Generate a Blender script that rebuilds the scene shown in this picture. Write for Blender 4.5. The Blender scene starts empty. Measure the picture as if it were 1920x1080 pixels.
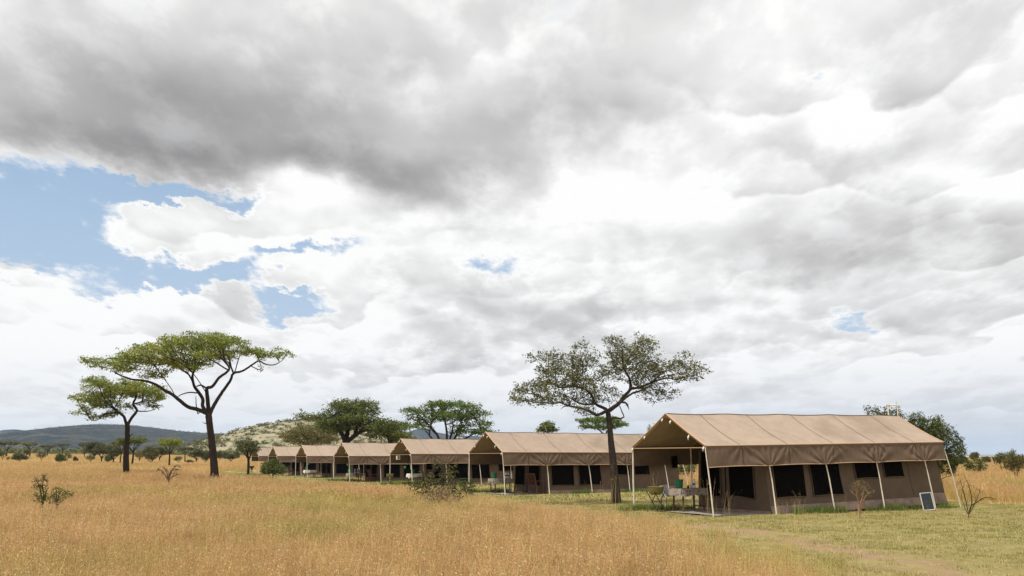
import bpy, math, random
import numpy as np
from mathutils import Vector, Matrix
random.seed(7); rng = np.random.default_rng(11)
sc = bpy.context.scene
# ------------------------------------------------------------------ camera
F_PX, EYE, HORIZON = 1700.0, 1.75, 855.2
TH = math.atan((HORIZON-540)/F_PX); CT, ST = math.cos(TH), math.sin(TH)
cam_d = bpy.data.cameras.new('camera'); cam = bpy.data.objects.new('camera', cam_d)
sc.collection.objects.link(cam); sc.camera = cam
cam.location = (0, 0, EYE); cam.rotation_euler = (math.pi/2+TH, 0, 0)
cam_d.sensor_width = 36; cam_d.lens = F_PX/1920*36; cam_d.clip_start = .05; cam_d.clip_end = 30000
# ------------------------------------------------------------------ exposure
sc.view_settings.view_transform = 'Standard'; sc.view_settings.look = 'None'
sc.view_settings.exposure = 0.0; sc.view_settings.gamma = 1.0
sc.cycles.max_bounces = 6; sc.cycles.diffuse_bounces = 3; sc.cycles.glossy_bounces = 2
sc.cycles.transmission_bounces = 3; sc.cycles.transparent_max_bounces = 4; sc.cycles.volume_bounces = 0
# ------------------------------------------------------------------ sun
SUN = Vector((-0.31, -0.265, 1.0)).normalized()
sd = bpy.data.lights.new('sun', 'SUN'); sd.energy = 4.9; sd.angle = math.radians(.6); sd.color = (1, .955, .88)
so = bpy.data.objects.new('sun', sd); sc.collection.objects.link(so)
so.rotation_euler = SUN.to_track_quat('Z', 'Y').to_euler(); so.location = (0, 0, 60)

# ------------------------------------------------------------------ node helper
class NT:
    def __init__(s, tree): s.t = tree; s.n = tree.nodes; s.l = tree.links
    def new(s, typ, **kw):
        n = s.n.new(typ)
        for k, v in kw.items(): setattr(n, k, v)
        return n
    def link(s, a, b): s.l.new(a, b)
    def put(s, sock, v):
        if v is None: return
        if isinstance(v, bpy.types.NodeSocket): s.l.new(v, sock)
        else: sock.default_value = v
    def m(s, op, a, b=None, c=None, clamp=False):
        n = s.new('ShaderNodeMath', operation=op); n.use_clamp = clamp
        s.put(n.inputs[0], a); s.put(n.inputs[1], b); s.put(n.inputs[2], c); return n.outputs[0]
    def v(s, op, a, b=None, c=None):
        n = s.new('ShaderNodeVectorMath', operation=op)
        s.put(n.inputs[0], a); s.put(n.inputs[1], b); s.put(n.inputs[2], c)
        return n.outputs['Value'] if op in ('LENGTH', 'DOT_PRODUCT', 'DISTANCE') else n.outputs[0]
    def vs(s, a, k):
        n = s.new('ShaderNodeVectorMath', operation='SCALE'); s.put(n.inputs[0], a); s.put(n.inputs['Scale'], k); return n.outputs[0]
    dims = '3D'
    def noise(s, vec, scale, detail=5, rough=.5, col=False, dist=0):
        n = s.new('ShaderNodeTexNoise', noise_dimensions=s.dims); s.put(n.inputs['Vector'], vec); n.inputs['Scale'].default_value = scale
        n.inputs['Detail'].default_value = detail; n.inputs['Roughness'].default_value = rough
        n.inputs['Distortion'].default_value = dist
        return n.outputs['Color'] if col else n.outputs[0]
    def mr(s, x, a, b, c=0., d=1., smooth=False):
        n = s.new('ShaderNodeMapRange'); n.interpolation_type = 'SMOOTHSTEP' if smooth else 'LINEAR'
        for i, q in enumerate((x, a, b, c, d)): s.put(n.inputs[i], q)
        return n.outputs[0]
    def mix(s, f, a, b):
        n = s.new('ShaderNodeMix', data_type='RGBA'); s.put(n.inputs[0], f)
        s.put(n.inputs[6], a if isinstance(a, bpy.types.NodeSocket) else (*a, 1)[:4])
        s.put(n.inputs[7], b if isinstance(b, bpy.types.NodeSocket) else (*b, 1)[:4]); return n.outputs[2]
    def comb(s, x, y, z=0.):
        n = s.new('ShaderNodeCombineXYZ'); s.put(n.inputs[0], x); s.put(n.inputs[1], y); s.put(n.inputs[2], z); return n.outputs[0]

def pdir(px, py):                                   # pixel -> world direction
    x = (px-960)/F_PX; y = -(py-540)/F_PX
    d = Vector((x, CT-y*ST, ST+y*CT)); return d.normalized()
def azel(px, py):
    d = pdir(px, py); return math.atan2(d.x, d.y), math.asin(d.z)

# ------------------------------------------------------------------ sky
def build_sky():
    w = bpy.data.worlds.new('World'); sc.world = w; w.use_nodes = True
    w.cycles.sampling_method = 'MANUAL'; w.cycles.sample_map_resolution = 256
    T = NT(w.node_tree); T.n.clear(); T.dims = '2D'
    out = T.new('ShaderNodeOutputWorld'); bg = T.new('ShaderNodeBackground'); T.link(bg.outputs[0], out.inputs[0])
    bg.inputs[1].default_value = .1
    tc = T.new('ShaderNodeTexCoord'); D = tc.outputs['Generated']
    sep = T.new('ShaderNodeSeparateXYZ'); T.link(D, sep.inputs[0]); x, y, z = sep.outputs
    sky = T.new('ShaderNodeTexSky', sky_type='NISHITA', sun_disc=False)
    sky.sun_elevation = math.asin(SUN.z); sky.sun_rotation = math.atan2(SUN.x, SUN.y)
    sky.air_density = 1.1; sky.dust_density = 1.2
    az = T.m('ARCTAN2', x, y); el = T.m('ARCSINE', z)
    # cloud-deck coordinates: shapes shrink towards the horizon
    den = T.m('ADD', T.m('MAXIMUM', z, 0.), .20)
    P = T.comb(T.m('DIVIDE', x, den), T.m('MULTIPLY', T.m('DIVIDE', y, den), .62), 0.)
    ae = T.comb(az, el, 0.)
    w1 = T.v('SUBTRACT', T.noise(P, 2.1, 3, .55, col=True), (.5, .5, .5))
    w2 = T.v('SUBTRACT', T.noise(P, 8.5, 5, .6, col=True), (.5, .5, .5))
    wv = T.v('ADD', T.vs(w1, .17), T.vs(w2, .055))
    A = T.v('MULTIPLY', T.v('ADD', ae, T.vs(wv, .62)), (1., 1., 0.))
    w3 = T.v('SUBTRACT', T.noise(P, 26., 4, .6, col=True), (.5, .5, .5))
    A2 = T.v('MULTIPLY', T.v('ADD', ae, T.v('ADD', T.v('ADD', T.vs(w1, .035), T.vs(w2, .055)), T.vs(w3, .018))), (1., 1., 0.))
    def blob(base, px, py, rx, ry, amt, src=None, inner=0.):
        a, e = azel(px, py)
        n = T.v('SUBTRACT', src or A, (a, e, 0.))
        n = T.v('MULTIPLY', n, (F_PX/rx, F_PX/ry, 0.))
        L = T.v('LENGTH', n)
        g = T.mr(L, inner, 1.45, amt, 0., smooth=True)
        return g if base is None else T.m('ADD', base, g)
    # blue openings
    h = None
    for q in HOLES: h = blob(h, *q[:5], src=A2, inner=q[5] if len(q) > 5 else 0.)
    n1 = T.noise(P, 7.0, 9, .62); n2 = T.noise(T.v('ADD', P, (7.3, 2.1, 0)), 3.0, 8, .58)
    h = T.m('ADD', h, T.mr(n1, .3, .7, -.34, .34))
    hole = T.mr(h, .26, .80, 0., 1., smooth=True)
    rim = T.mr(h, -.1, .40, 0., 1., smooth=True)           # thin lit edges beside the openings
    # cloud brightness
    b = None
    for q in SHADES: b = blob(b, *q)
    b = T.m('ADD', b, .975)
    soft = T.noise(T.v('ADD', P, (3.1, 9.2, 0)), 1.5, 5, .45)
    b = T.m('ADD', b, T.mr(soft, .3, .7, -.06, .06))
    # rows of cumulus: going up, each lightens from its flat base to a crisp lumpy top with the next base behind it
    def rows(seed, c, A1, s1, A2, s2, amp, sharp):
        vo = T.new('ShaderNodeTexVoronoi', feature='SMOOTH_F1', voronoi_dimensions='2D'); vo.inputs['Scale'].default_value = s2; vo.inputs['Smoothness'].default_value = .35
        vo.inputs['Detail'].default_value = 1.0; vo.inputs['Roughness'].default_value = .55; vo.normalize = True
        pp = T.v('ADD', P, T.vs(w2, .10)); T.link(T.v('ADD', pp, (seed, -seed, 0)), vo.inputs['Vector'])
        ph = T.m('MULTIPLY', T.m('LOGARITHM', T.m('ADD', T.m('MAXIMUM', el, 0.), .12), math.e), c)
        ph = T.m('ADD', ph, T.m('MULTIPLY', T.noise(T.v('ADD', P, (seed*2, seed, 0)), s1, 4, .5), A1))
        ph = T.m('ADD', ph, T.m('MULTIPLY', vo.outputs['Distance'], A2))
        ph = T.m('ADD', ph, T.m('MULTIPLY', T.noise(P, 22., 4, .6), .10))
        fr = T.m('FRACT', ph)
        g = T.m('MINIMUM', T.m('POWER', T.m('DIVIDE', fr, sharp), 1.3), T.m('DIVIDE', T.m('SUBTRACT', 1., fr), 1-sharp))
        k = T.mr(T.noise(T.v('ADD', P, (seed*3, 5, 0)), 1.6, 3, .5), .38, .62, .15, 1., smooth=True)
        return T.m('MULTIPLY', T.m('MULTIPLY', T.m('SUBTRACT', g, .5), k), amp)
    calm = None                                           # the big grey cloud stays smooth
    for q in ((230, 190, 520, 130, .9), (650, 220, 420, 130, .85), (1500, 440, 250, 70, .45), (1120, 70, 380, 120, .8), (1750, 60, 260, 80, .5)): calm = blob(calm, *q)
    act = T.m('SUBTRACT', 1., T.m('MINIMUM', calm, .93))
    rw = T.m('ADD', rows(1.3, 3.6, 2.4, 1.25, .60, 4.2, .145, .93), rows(4.7, 5.2, 2.7, 2.1, .55, 7.5, .075, .87))
    b = T.m('ADD', b, T.m('MULTIPLY', rw, act))
    hi1 = T.noise(P, 3.6, 6, .5, dist=.2); hi2 = T.noise(T.v('ADD', P, (-.010, .05, 0)), 3.6, 6, .5, dist=.2)
    b = T.m('ADD', b, T.m('MULTIPLY', T.m('MULTIPLY', T.m('SUBTRACT', hi1, hi2), T.m('ADD', .25, T.m('MULTIPLY', act, .75))), .30))
    b = T.m('ADD', b, T.mr(n2, .35, .7, -.012, .02))
    b = T.m('ADD', b, T.m('MULTIPLY', rim, .075))
    # pale even band towards the horizon with faint streaks
    streak = T.noise(T.comb(T.m('MULTIPLY', az, 5.), T.m('MULTIPLY', el, 60.), 0.), 1.0, 4, .5)
    hz = T.mr(el, .0, .125, 1., 0., smooth=True)
    hb = T.m('ADD', .925, T.mr(streak, .3, .7, -.018, .018))
    hb = T.m('ADD', hb, T.mr(az, .0, .5, .0, -.035))
    b = T.m('MINIMUM', b, 1.02); b = T.m('MAXIMUM', b, .46)
    f = T.m('MULTIPLY', hz, T.mr(az, -.5, .5, .50, .84))
    b = T.m('ADD', T.m('MULTIPLY', b, T.m('SUBTRACT', 1., f)), T.m('MULTIPLY', hb, f))
    lin = T.m('MULTIPLY', T.m('POWER', b, 2.25), 9.7)
    warm = T.mix(T.mr(b, .55, .95), (1.0, .958, .960), (1., .996, .985))
    warm = T.mix(T.m('MULTIPLY', hz, T.mr(az, -.4, .5, .45, 1.0)), warm, (.965, .985, 1.025))
    col = T.vs(warm, lin)
    blue = T.mix(.68, T.vs(sky.outputs[0], .75), (3.7, 5.7, 8.3))
    blue = T.mix(T.mr(el, .08, .33, .62, .02), blue, (6.3, 7.4, 8.9))
    fin = T.mix(T.m('MULTIPLY', hole, .96), col, blue)
    fin = T.mix(T.mr(z, -.02, .0, 1., 0.), fin, (2.6, 2.1, 1.5))
    T.link(fin, bg.inputs[0])
HOLES = [(60, 425, 330, 118, 1.15), (330, 366, 190, 26, 1.0), (420, 520, 170, 60, .9), (565, 472, 95, 26, 1.0), (170, 575, 140, 42, .8), (540, 570, 110, 30, .9), (480, 395, 60, 40, .3),
         (340, 445, 122, 56, -1.7, .3), (300, 420, 60, 40, -.7, .2), (535, 424, 76, 42, -1.4, .3), (585, 513, 84, 33, -1.3, .3), (30, 588, 120, 68, -1.5, .3), (140, 618, 84, 38, -1.1, .2), (320, 582, 112, 26, -1.2, .3), (440, 556, 60, 34, -1.0, .2),
         (935, 498, 84, 26, .60), (1585, 602, 76, 18, .52), (1535, 140, 40, 14, .34)]
SHADES = [(120, 210, 520, 105, -.27), (640, 210, 520, 120, -.20), (760, 318, 220, 62, -.24), (300, 285, 300, 44, -.10), (250, 120, 420, 60, -.08), (120, 270, 300, 60, -.06), (0, 20, 300, 50, .03), (520, 290, 160, 50, -.06),
          (1500, 450, 290, 76, -.17), (1570, 496, 250, 34, -.07), (1880, 450, 160, 60, -.07), (1540, 515, 150, 24, -.08), (1470, 235, 120, 60, -.08), (1060, 210, 240, 110, -.10), (1680, 285, 170, 50, -.09),
          (980, 590, 250, 60, -.12), (1260, 575, 260, 44, -.13), (820, 540, 100, 70, -.08), (860, 640, 130, 30, -.06), (1750, 640, 260, 50, -.04), (1650, 60, 300, 60, -.02), (100, 80, 400, 60, -.05), (110, 10, 360, 70, -.10), (1020, 50, 330, 90, -.09), (1180, 180, 240, 110, -.06), (1800, 560, 240, 60, -.05), (1880, 200, 160, 90, -.03), (1450, 640, 200, 40, -.05),
          (1600, 205, 90, 50, .12), (1790, 345, 190, 74, .11), (560, 360, 130, 44, .10), (1090, 380, 200, 44, .07), (345, 435, 150, 70, .13), (540, 420, 100, 50, .09), (585, 512, 100, 40, .08), (60, 590, 170, 70, .09), (320, 580, 140, 34, .07), (1000, 455, 110, 34, .05), (1380, 540, 100, 24, .06)]
build_sky()

# ------------------------------------------------------------------ placement helpers
def at(px, py, Y):                                   # the point at depth Y (world y) seen at this pixel
    d = pdir(px, py); k = Y/d.y
    return Vector((d.x*k, Y, EYE+d.z*k))
def proj(X, Y, Z):
    z = Z-EYE; d = Y*CT+z*ST; v = -Y*ST+z*CT
    return 960+F_PX*X/d, 540-F_PX*v/d
CTRL = np.array([(0, 8, .0), (5, 15, .0), (12, 15, .02), (-10, 15, 0), (-20, 30, .02), (5.7, 26.7, .03), (15, 32, .0), (-.4, 43.8, -.07), (9, 49, -.05), (-6.5, 58.9, -.11), (3, 64, -.1), (22, 40, .05),
                 (-12.3, 68.5, -.17), (-19, 83.6, -.2), (-24, 94, -.25), (-29, 106, -.25), (-21, 52, .0), (-36, 66, .0), (-40, 120, -.1), (-10, 140, .1), (30, 130, .1), (-80, 200, .0), (0, 300, .4), (80, 200, .2),
                 (-150, 300, 1.1), (-60, 300, .3), (200, 400, .7), (-339, 600, 4.8), (-250, 600, 3.6), (-190, 600, 1.9), (-100, 600, .6), (100, 600, .8), (400, 600, .8), (0, 1500, 0), (-800, 1500, 8), (900, 1500, 0)])
def gz(x, y):
    x = np.asarray(x, float); y = np.asarray(y, float)
    sx = np.zeros(np.broadcast(x, y).shape); sw = sx.copy()
    for cx, cy, cz in CTRL:
        s = 3+.12*math.hypot(cx, cy)
        w = 1/(((x-cx)**2+(y-cy)**2)/(s*s)+.05)**1.6
        sx += w*cz; sw += w
    return sx/sw
def G(x, y): return float(gz(x, y))

# ------------------------------------------------------------------ object helpers
COL = sc.collection
def tag(o, label=None, cat=None, group=None, kind=None):
    if label: o['label'] = label
    if cat: o['category'] = cat
    if group: o['group'] = group
    if kind: o['kind'] = kind
    return o
def empty(name, loc=(0, 0, 0), rz=0., label=None, cat=None, group=None):
    o = bpy.data.objects.new(name, None); COL.objects.link(o); o.location = loc; o.rotation_euler = (0, 0, rz)
    o.empty_display_size = .2
    return tag(o, label, cat, group)
def link(name, me, parent=None):
    o = bpy.data.objects.new(name, me); COL.objects.link(o)
    if parent is not None: o.parent = parent
    return o
def copy_tree(o, parent=None):
    c = o.copy(); COL.objects.link(c); c.parent = parent
    for ch in list(o.children): copy_tree(ch, c)
    return c
def np_mesh(name, V, Fq, mats, mi=None, smooth=False):
    """V (n,3) array, Fq list/array of equally sized faces"""
    V = np.asarray(V, np.float32); Fq = np.asarray(Fq, np.int32)
    me = bpy.data.meshes.new(name); k = Fq.shape[1]; nf = len(Fq)
    me.vertices.add(len(V)); me.vertices.foreach_set('co', V.ravel())
    me.loops.add(nf*k); me.loops.foreach_set('vertex_index', Fq.ravel())
    me.polygons.add(nf); me.polygons.foreach_set('loop_start', np.arange(0, nf*k, k, dtype=np.int32))
    for m in mats: me.materials.append(m)
    if mi is not None: me.polygons.foreach_set('material_index', np.asarray(mi, np.int32))
    me.update(calc_edges=True)
    if smooth: me.polygons.foreach_set('use_smooth', np.ones(nf, bool))
    return me
class MB:
    def __init__(s): s.V = []; s.F = []; s.M = []
    def face(s, idx, m=0): s.F.append(idx); s.M.append(m)
    def box(s, c, size, rot=None, m=0):
        R = rot or Matrix.Identity(3); b = len(s.V); hx, hy, hz = [q/2 for q in size]; c = Vector(c)
        for sx, sy, sz in ((-1, -1, -1), (1, -1, -1), (1, 1, -1), (-1, 1, -1), (-1, -1, 1), (1, -1, 1), (1, 1, 1), (-1, 1, 1)):
            s.V.append(c+R@Vector((sx*hx, sy*hy, sz*hz)))
        for f in ((3, 2, 1, 0), (4, 5, 6, 7), (0, 1, 5, 4), (1, 2, 6, 5), (2, 3, 7, 6), (3, 0, 4, 7)): s.face([b+i for i in f], m)
        return s
    def tube(s, pts, rad, n=8, m=0, caps=True):
        pts = [Vector(p) for p in pts]; rad = [rad]*len(pts) if isinstance(rad, (int, float)) else rad
        b0 = len(s.V); up = Vector((.3, .2, 1)).normalized(); prev = None
        for i, p in enumerate(pts):
            t = (pts[min(i+1, len(pts)-1)]-pts[max(i-1, 0)]).normalized()
            a = t.cross(up if prev is None else prev)
            if a.length < 1e-3: a = t.cross(Vector((1, 0, 0)))
            a.normalize(); c = a.cross(t).normalized(); prev = c
            for k in range(n):
                an = 2*math.pi*k/n; s.V.append(p+(a*math.cos(an)+c*math.sin(an))*rad[i])
        for i in range(len(pts)-1):
            for k in range(n):
                s.face([b0+i*n+k, b0+i*n+(k+1) % n, b0+(i+1)*n+(k+1) % n, b0+(i+1)*n+k], m)
        if caps:
            s.face([b0+k for k in range(n)][::-1], m); s.face([b0+(len(pts)-1)*n+k for k in range(n)], m)
        return s
    def lathe(s, c, prof, n=20, m=0):
        c = Vector(c); b0 = len(s.V)
        for r, z in prof:
            for k in range(n): an = 2*math.pi*k/n; s.V.append(c+Vector((r*math.cos(an), r*math.sin(an), z)))
        for i in range(len(prof)-1):
            for k in range(n): s.face([b0+i*n+k, b0+i*n+(k+1) % n, b0+(i+1)*n+(k+1) % n, b0+(i+1)*n+k], m)
        s.face([b0+k for k in range(n)][::-1], m); s.face([b0+(len(prof)-1)*n+k for k in range(n)], m)
        return s
    def grid(s, fn, nu, nv, m=0):
        b = len(s.V)
        for i in range(nu+1):
            for j in range(nv+1): s.V.append(Vector(fn(i/nu, j/nv)))
        for i in range(nu):
            for j in range(nv): q = b+i*(nv+1)+j; s.face([q, q+nv+1, q+nv+2, q+1], m)
        return s
    def build(s, name, mats, parent=None, smooth=True, ang=40):
        me = bpy.data.meshes.new(name); me.from_pydata([tuple(v) for v in s.V], [], s.F)
        for m in (mats if isinstance(mats, (list, tuple)) else [mats]): me.materials.append(m)
        me.polygons.foreach_set('material_index', np.array(s.M, np.int32))
        me.update()
        if smooth:
            me.polygons.foreach_set('use_smooth', np.ones(len(me.polygons), bool))
            try: me.set_sharp_from_angle(angle=math.radians(ang))
            except Exception: pass
        return link(name, me, parent)

# ------------------------------------------------------------------ materials
def mat(name, c1, c2=None, scale=8., rough=.85, bump=0., bscale=60., detail=4, spec=.25, trans=0., c3=None, s3=1.5, world=False, rnd=0.):
    m = bpy.data.materials.new(name); m.use_nodes = True; T = NT(m.node_tree); T.n.clear()
    out = T.new('ShaderNodeOutputMaterial'); bs = T.new('ShaderNodeBsdfPrincipled')
    bs.inputs['Roughness'].default_value = rough; bs.inputs['Specular IOR Level'].default_value = spec
    if world: vec = T.new('ShaderNodeNewGeometry').outputs['Position']
    else: vec = T.new('ShaderNodeTexCoord').outputs['Object']
    col = T.mix(T.mr(T.noise(vec, scale, detail, .6), .32, .68), c1, c2 or c1)
    if c3: col = T.mix(T.mr(T.noise(vec, s3, 4, .6), .5, .66), col, c3)
    if rnd:
        oi = T.new('ShaderNodeObjectInfo').outputs['Random']
        col = T.vs(col, T.mr(oi, 0, 1, 1-rnd, 1+rnd))
    T.link(col, bs.inputs['Base Color'])
    if bump:
        bn = T.new('ShaderNodeBump'); bn.inputs['Strength'].default_value = bump; bn.inputs['Distance'].default_value = .02
        T.link(T.noise(vec, bscale, 5, .6), bn.inputs['Height']); T.link(bn.outputs[0], bs.inputs['Normal'])
    if trans:
        tr = T.new('ShaderNodeBsdfTranslucent'); T.link(col, tr.inputs[0])
        mx = T.new('ShaderNodeMixShader'); mx.inputs[0].default_value = trans
        T.link(bs.outputs[0], mx.inputs[1]); T.link(tr.outputs[0], mx.inputs[2]); T.link(mx.outputs[0], out.inputs[0])
    else: T.link(bs.outputs[0], out.inputs[0])
    return m
M = {}
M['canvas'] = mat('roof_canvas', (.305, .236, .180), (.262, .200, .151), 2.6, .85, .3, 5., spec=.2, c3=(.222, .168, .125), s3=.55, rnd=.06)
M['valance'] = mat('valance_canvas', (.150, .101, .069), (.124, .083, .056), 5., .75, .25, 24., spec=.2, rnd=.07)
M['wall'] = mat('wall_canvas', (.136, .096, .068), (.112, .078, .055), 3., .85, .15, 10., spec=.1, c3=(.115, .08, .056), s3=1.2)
M['hem'] = mat('mud_stained_canvas', (.31, .225, .178), (.18, .128, .098), 3.5, .9, .3, 6.)
M['seam'] = mat('seam_stitching', (.10, .068, .045), (.13, .09, .06), 30.)
M['bind'] = mat('edge_binding', (.50, .33, .21), (.42, .27, .17), 20.)
M['net'] = mat('dark_window_net', (.005, .004, .004), (.008, .007, .006), 40., 1., spec=0.)
M['pole'] = mat('peeled_pole_wood', (.80, .73, .62), (.66, .57, .45), 9., .7)
M['pole_dark'] = mat('yellowish_pole_wood', (.40, .27, .14), (.33, .21, .10), 9., .7)  # darker yellowish wood of the rafters, crossbars, ridge and eave poles
M['white'] = mat('white_cord', (.75, .74, .70), (.65, .64, .6), 20.)
M['mat'] = mat('woven_porch_mat', (.27, .235, .225), (.21, .18, .17), 18., .9, .2, 80.)
M['bark'] = mat('dark_bark', (.048, .036, .028), (.028, .021, .017), 14., .95, .8, 22., spec=.1)
M['bark_grey'] = mat('grey_bark', (.070, .055, .044), (.040, .031, .025), 14., .95, .8, 22., spec=.1)
M['twig'] = mat('dry_twig', (.15, .11, .08), (.09, .065, .05), 14., .95)
M['twig_red'] = mat('pale_reddish_twig', (.34, .20, .12), (.25, .15, .09), 14., .95)
M['leaf_a'] = mat('acacia_leaf', (.225, .265, .045), (.130, .165, .030), 1.3, .7, trans=.4, rnd=.08, c3=(.28, .29, .05), s3=.5)
M['leaf_c'] = mat('dusty_leaf', (.112, .118, .034), (.062, .068, .022), 1.2, .7, trans=.25, c3=(.17, .16, .04), s3=2.)
M['leaf_d'] = mat('dark_leaf', (.125, .150, .028), (.075, .098, .020), .6, .7, trans=.3, c3=(.10, .105, .02), s3=.4)
M['leaf_g'] = mat('fresh_leaf', (.105, .160, .030), (.065, .110, .022), .8, .7, trans=.3, c3=(.11, .15, .03), s3=.6)
M['leaf_f'] = mat('far_leaf', (.120, .128, .045), (.078, .088, .034), .25, .8, trans=.25, rnd=.25, c3=(.15, .145, .055), s3=.2)
M['leaf_o'] = mat('olive_leaf', (.150, .135, .042), (.095, .092, .030), .8, .8, trans=.3)
M['leaf_s'] = mat('bush_leaf', (.110, .135, .030), (.062, .082, .022), 3., .7, trans=.3)
M['leaf_y'] = mat('tan_leaf', (.36, .25, .13), (.26, .19, .09), 5., .8, trans=.3)
M['bucket'] = mat('green_plastic', (.010, .155, .075), (.009, .13, .062), 5., .4, spec=.5)
M['bucket_l'] = mat('light_green_plastic', (.05, .36, .08), (.04, .32, .07), 5., .4, spec=.5)
M['basin'] = mat('olive_canvas_basin', (.20, .17, .055), (.15, .13, .045), 9., .8)
M['basin_g'] = mat('dark_green_canvas', (.035, .055, .032), (.025, .04, .024), 9., .8)
M['wood'] = mat('red_brown_wood', (.115, .042, .022), (.075, .028, .016), 12., .5, spec=.4)
M['steel'] = mat('dark_metal', (.03, .026, .024), (.05, .04, .034), 12., .5)
M['plastic'] = mat('white_plastic', (.62, .60, .60), (.54, .52, .52), 5., .5)
M['water'] = mat('bottle_plastic', (.72, .75, .78), (.62, .66, .7), 8., .3)
M['blue'] = mat('blue_label', (.03, .08, .30), (.03, .08, .26), 8., .5)
M['dark'] = mat('black_plastic', (.012, .012, .014), (.02, .02, .02), 8., .5)
M['cloth_plain'] = mat('plain_pale_cloth', (.68, .62, .56), (.58, .52, .46), 6., .9)
M['shirt'] = mat('orange_shirt', (.50, .17, .08), (.42, .14, .06), 6., .9)
def cloth_mat():
    m = bpy.data.materials.new('printed_cloth'); m.use_nodes = True; T = NT(m.node_tree)
    bs = T.n['Principled BSDF']; bs.inputs['Roughness'].default_value = .9
    vec = T.new('ShaderNodeTexCoord').outputs['Object']
    vo = T.new('ShaderNodeTexVoronoi'); vo.inputs['Scale'].default_value = 10.; T.link(vec, vo.inputs['Vector'])
    a = T.mr(T.m('ADD', vo.outputs['Distance'], T.mr(T.noise(vec, 30, 2), .3, .7, -.12, .12)), .22, .30)
    col = T.mix(T.noise(vec, 9, 3), (.23, .18, .145), (.32, .265, .22))
    T.link(T.mix(a, (.045, .03, .03), col), bs.inputs['Base Color']); return m
M['cloth'] = cloth_mat()
def panel_mat():
    m = bpy.data.materials.new('solar_cells'); m.use_nodes = True; T = NT(m.node_tree)
    bs = T.n['Principled BSDF']; bs.inputs['Roughness'].default_value = .7; bs.inputs['Specular IOR Level'].default_value = .1
    vec = T.new('ShaderNodeTexCoord').outputs['Object']
    wv = T.new('ShaderNodeTexWave', wave_type='BANDS', bands_direction='Z'); wv.inputs['Scale'].default_value = 9.; T.link(vec, wv.inputs['Vector'])
    T.link(T.mix(T.mr(wv.outputs[1], .93, 1.), (.030, .037, .042), (.07, .08, .085)), bs.inputs['Base Color']); return m
M['solar'] = panel_mat()

# ------------------------------------------------------------------ ground
# the mown camp ground, world polygon (front edge given where the tops of the tall grass are seen)
def edge(px, py, z=.45):
    d = pdir(px, py); k = (z-EYE)/d.z; return (d.x*k, d.y*k)
FRONT = [edge(*q) for q in [(430, 893), (560, 899), (660, 906), (760, 911), (840, 922), (900, 932), (1000, 943), (1110, 949), (1200, 962), (1290, 985), (1390, 1012), (1500, 1045), (1620, 1080), (1720, 1140)]]
MOWN = np.array(FRONT+[(8, 4), (40, 4), (60, 33.5), (26, 34.5), (18.3, 34.0), (16.5, 37.5), (13, 37.5), (12, 54), (9.5, 55), (1.5, 50), (4, 62), (3, 69), (-1, 75), (-4, 79), (-8, 88), (-12, 93), (-13, 100), (-17, 105), (-20, 112), (-24, 117), (-34, 117), (-38, 112)])
def inside(poly, x, y):
    x = np.asarray(x); y = np.asarray(y); r = np.zeros(x.shape, bool); n = len(poly)
    for i in range(n):
        x0, y0 = poly[i]; x1, y1 = poly[(i+1) % n]
        if y0 == y1: continue
        c = ((y0 > y) != (y1 > y)) & (x < (x1-x0)*(y-y0)/(y1-y0)+x0); r ^= c
    return r
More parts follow.
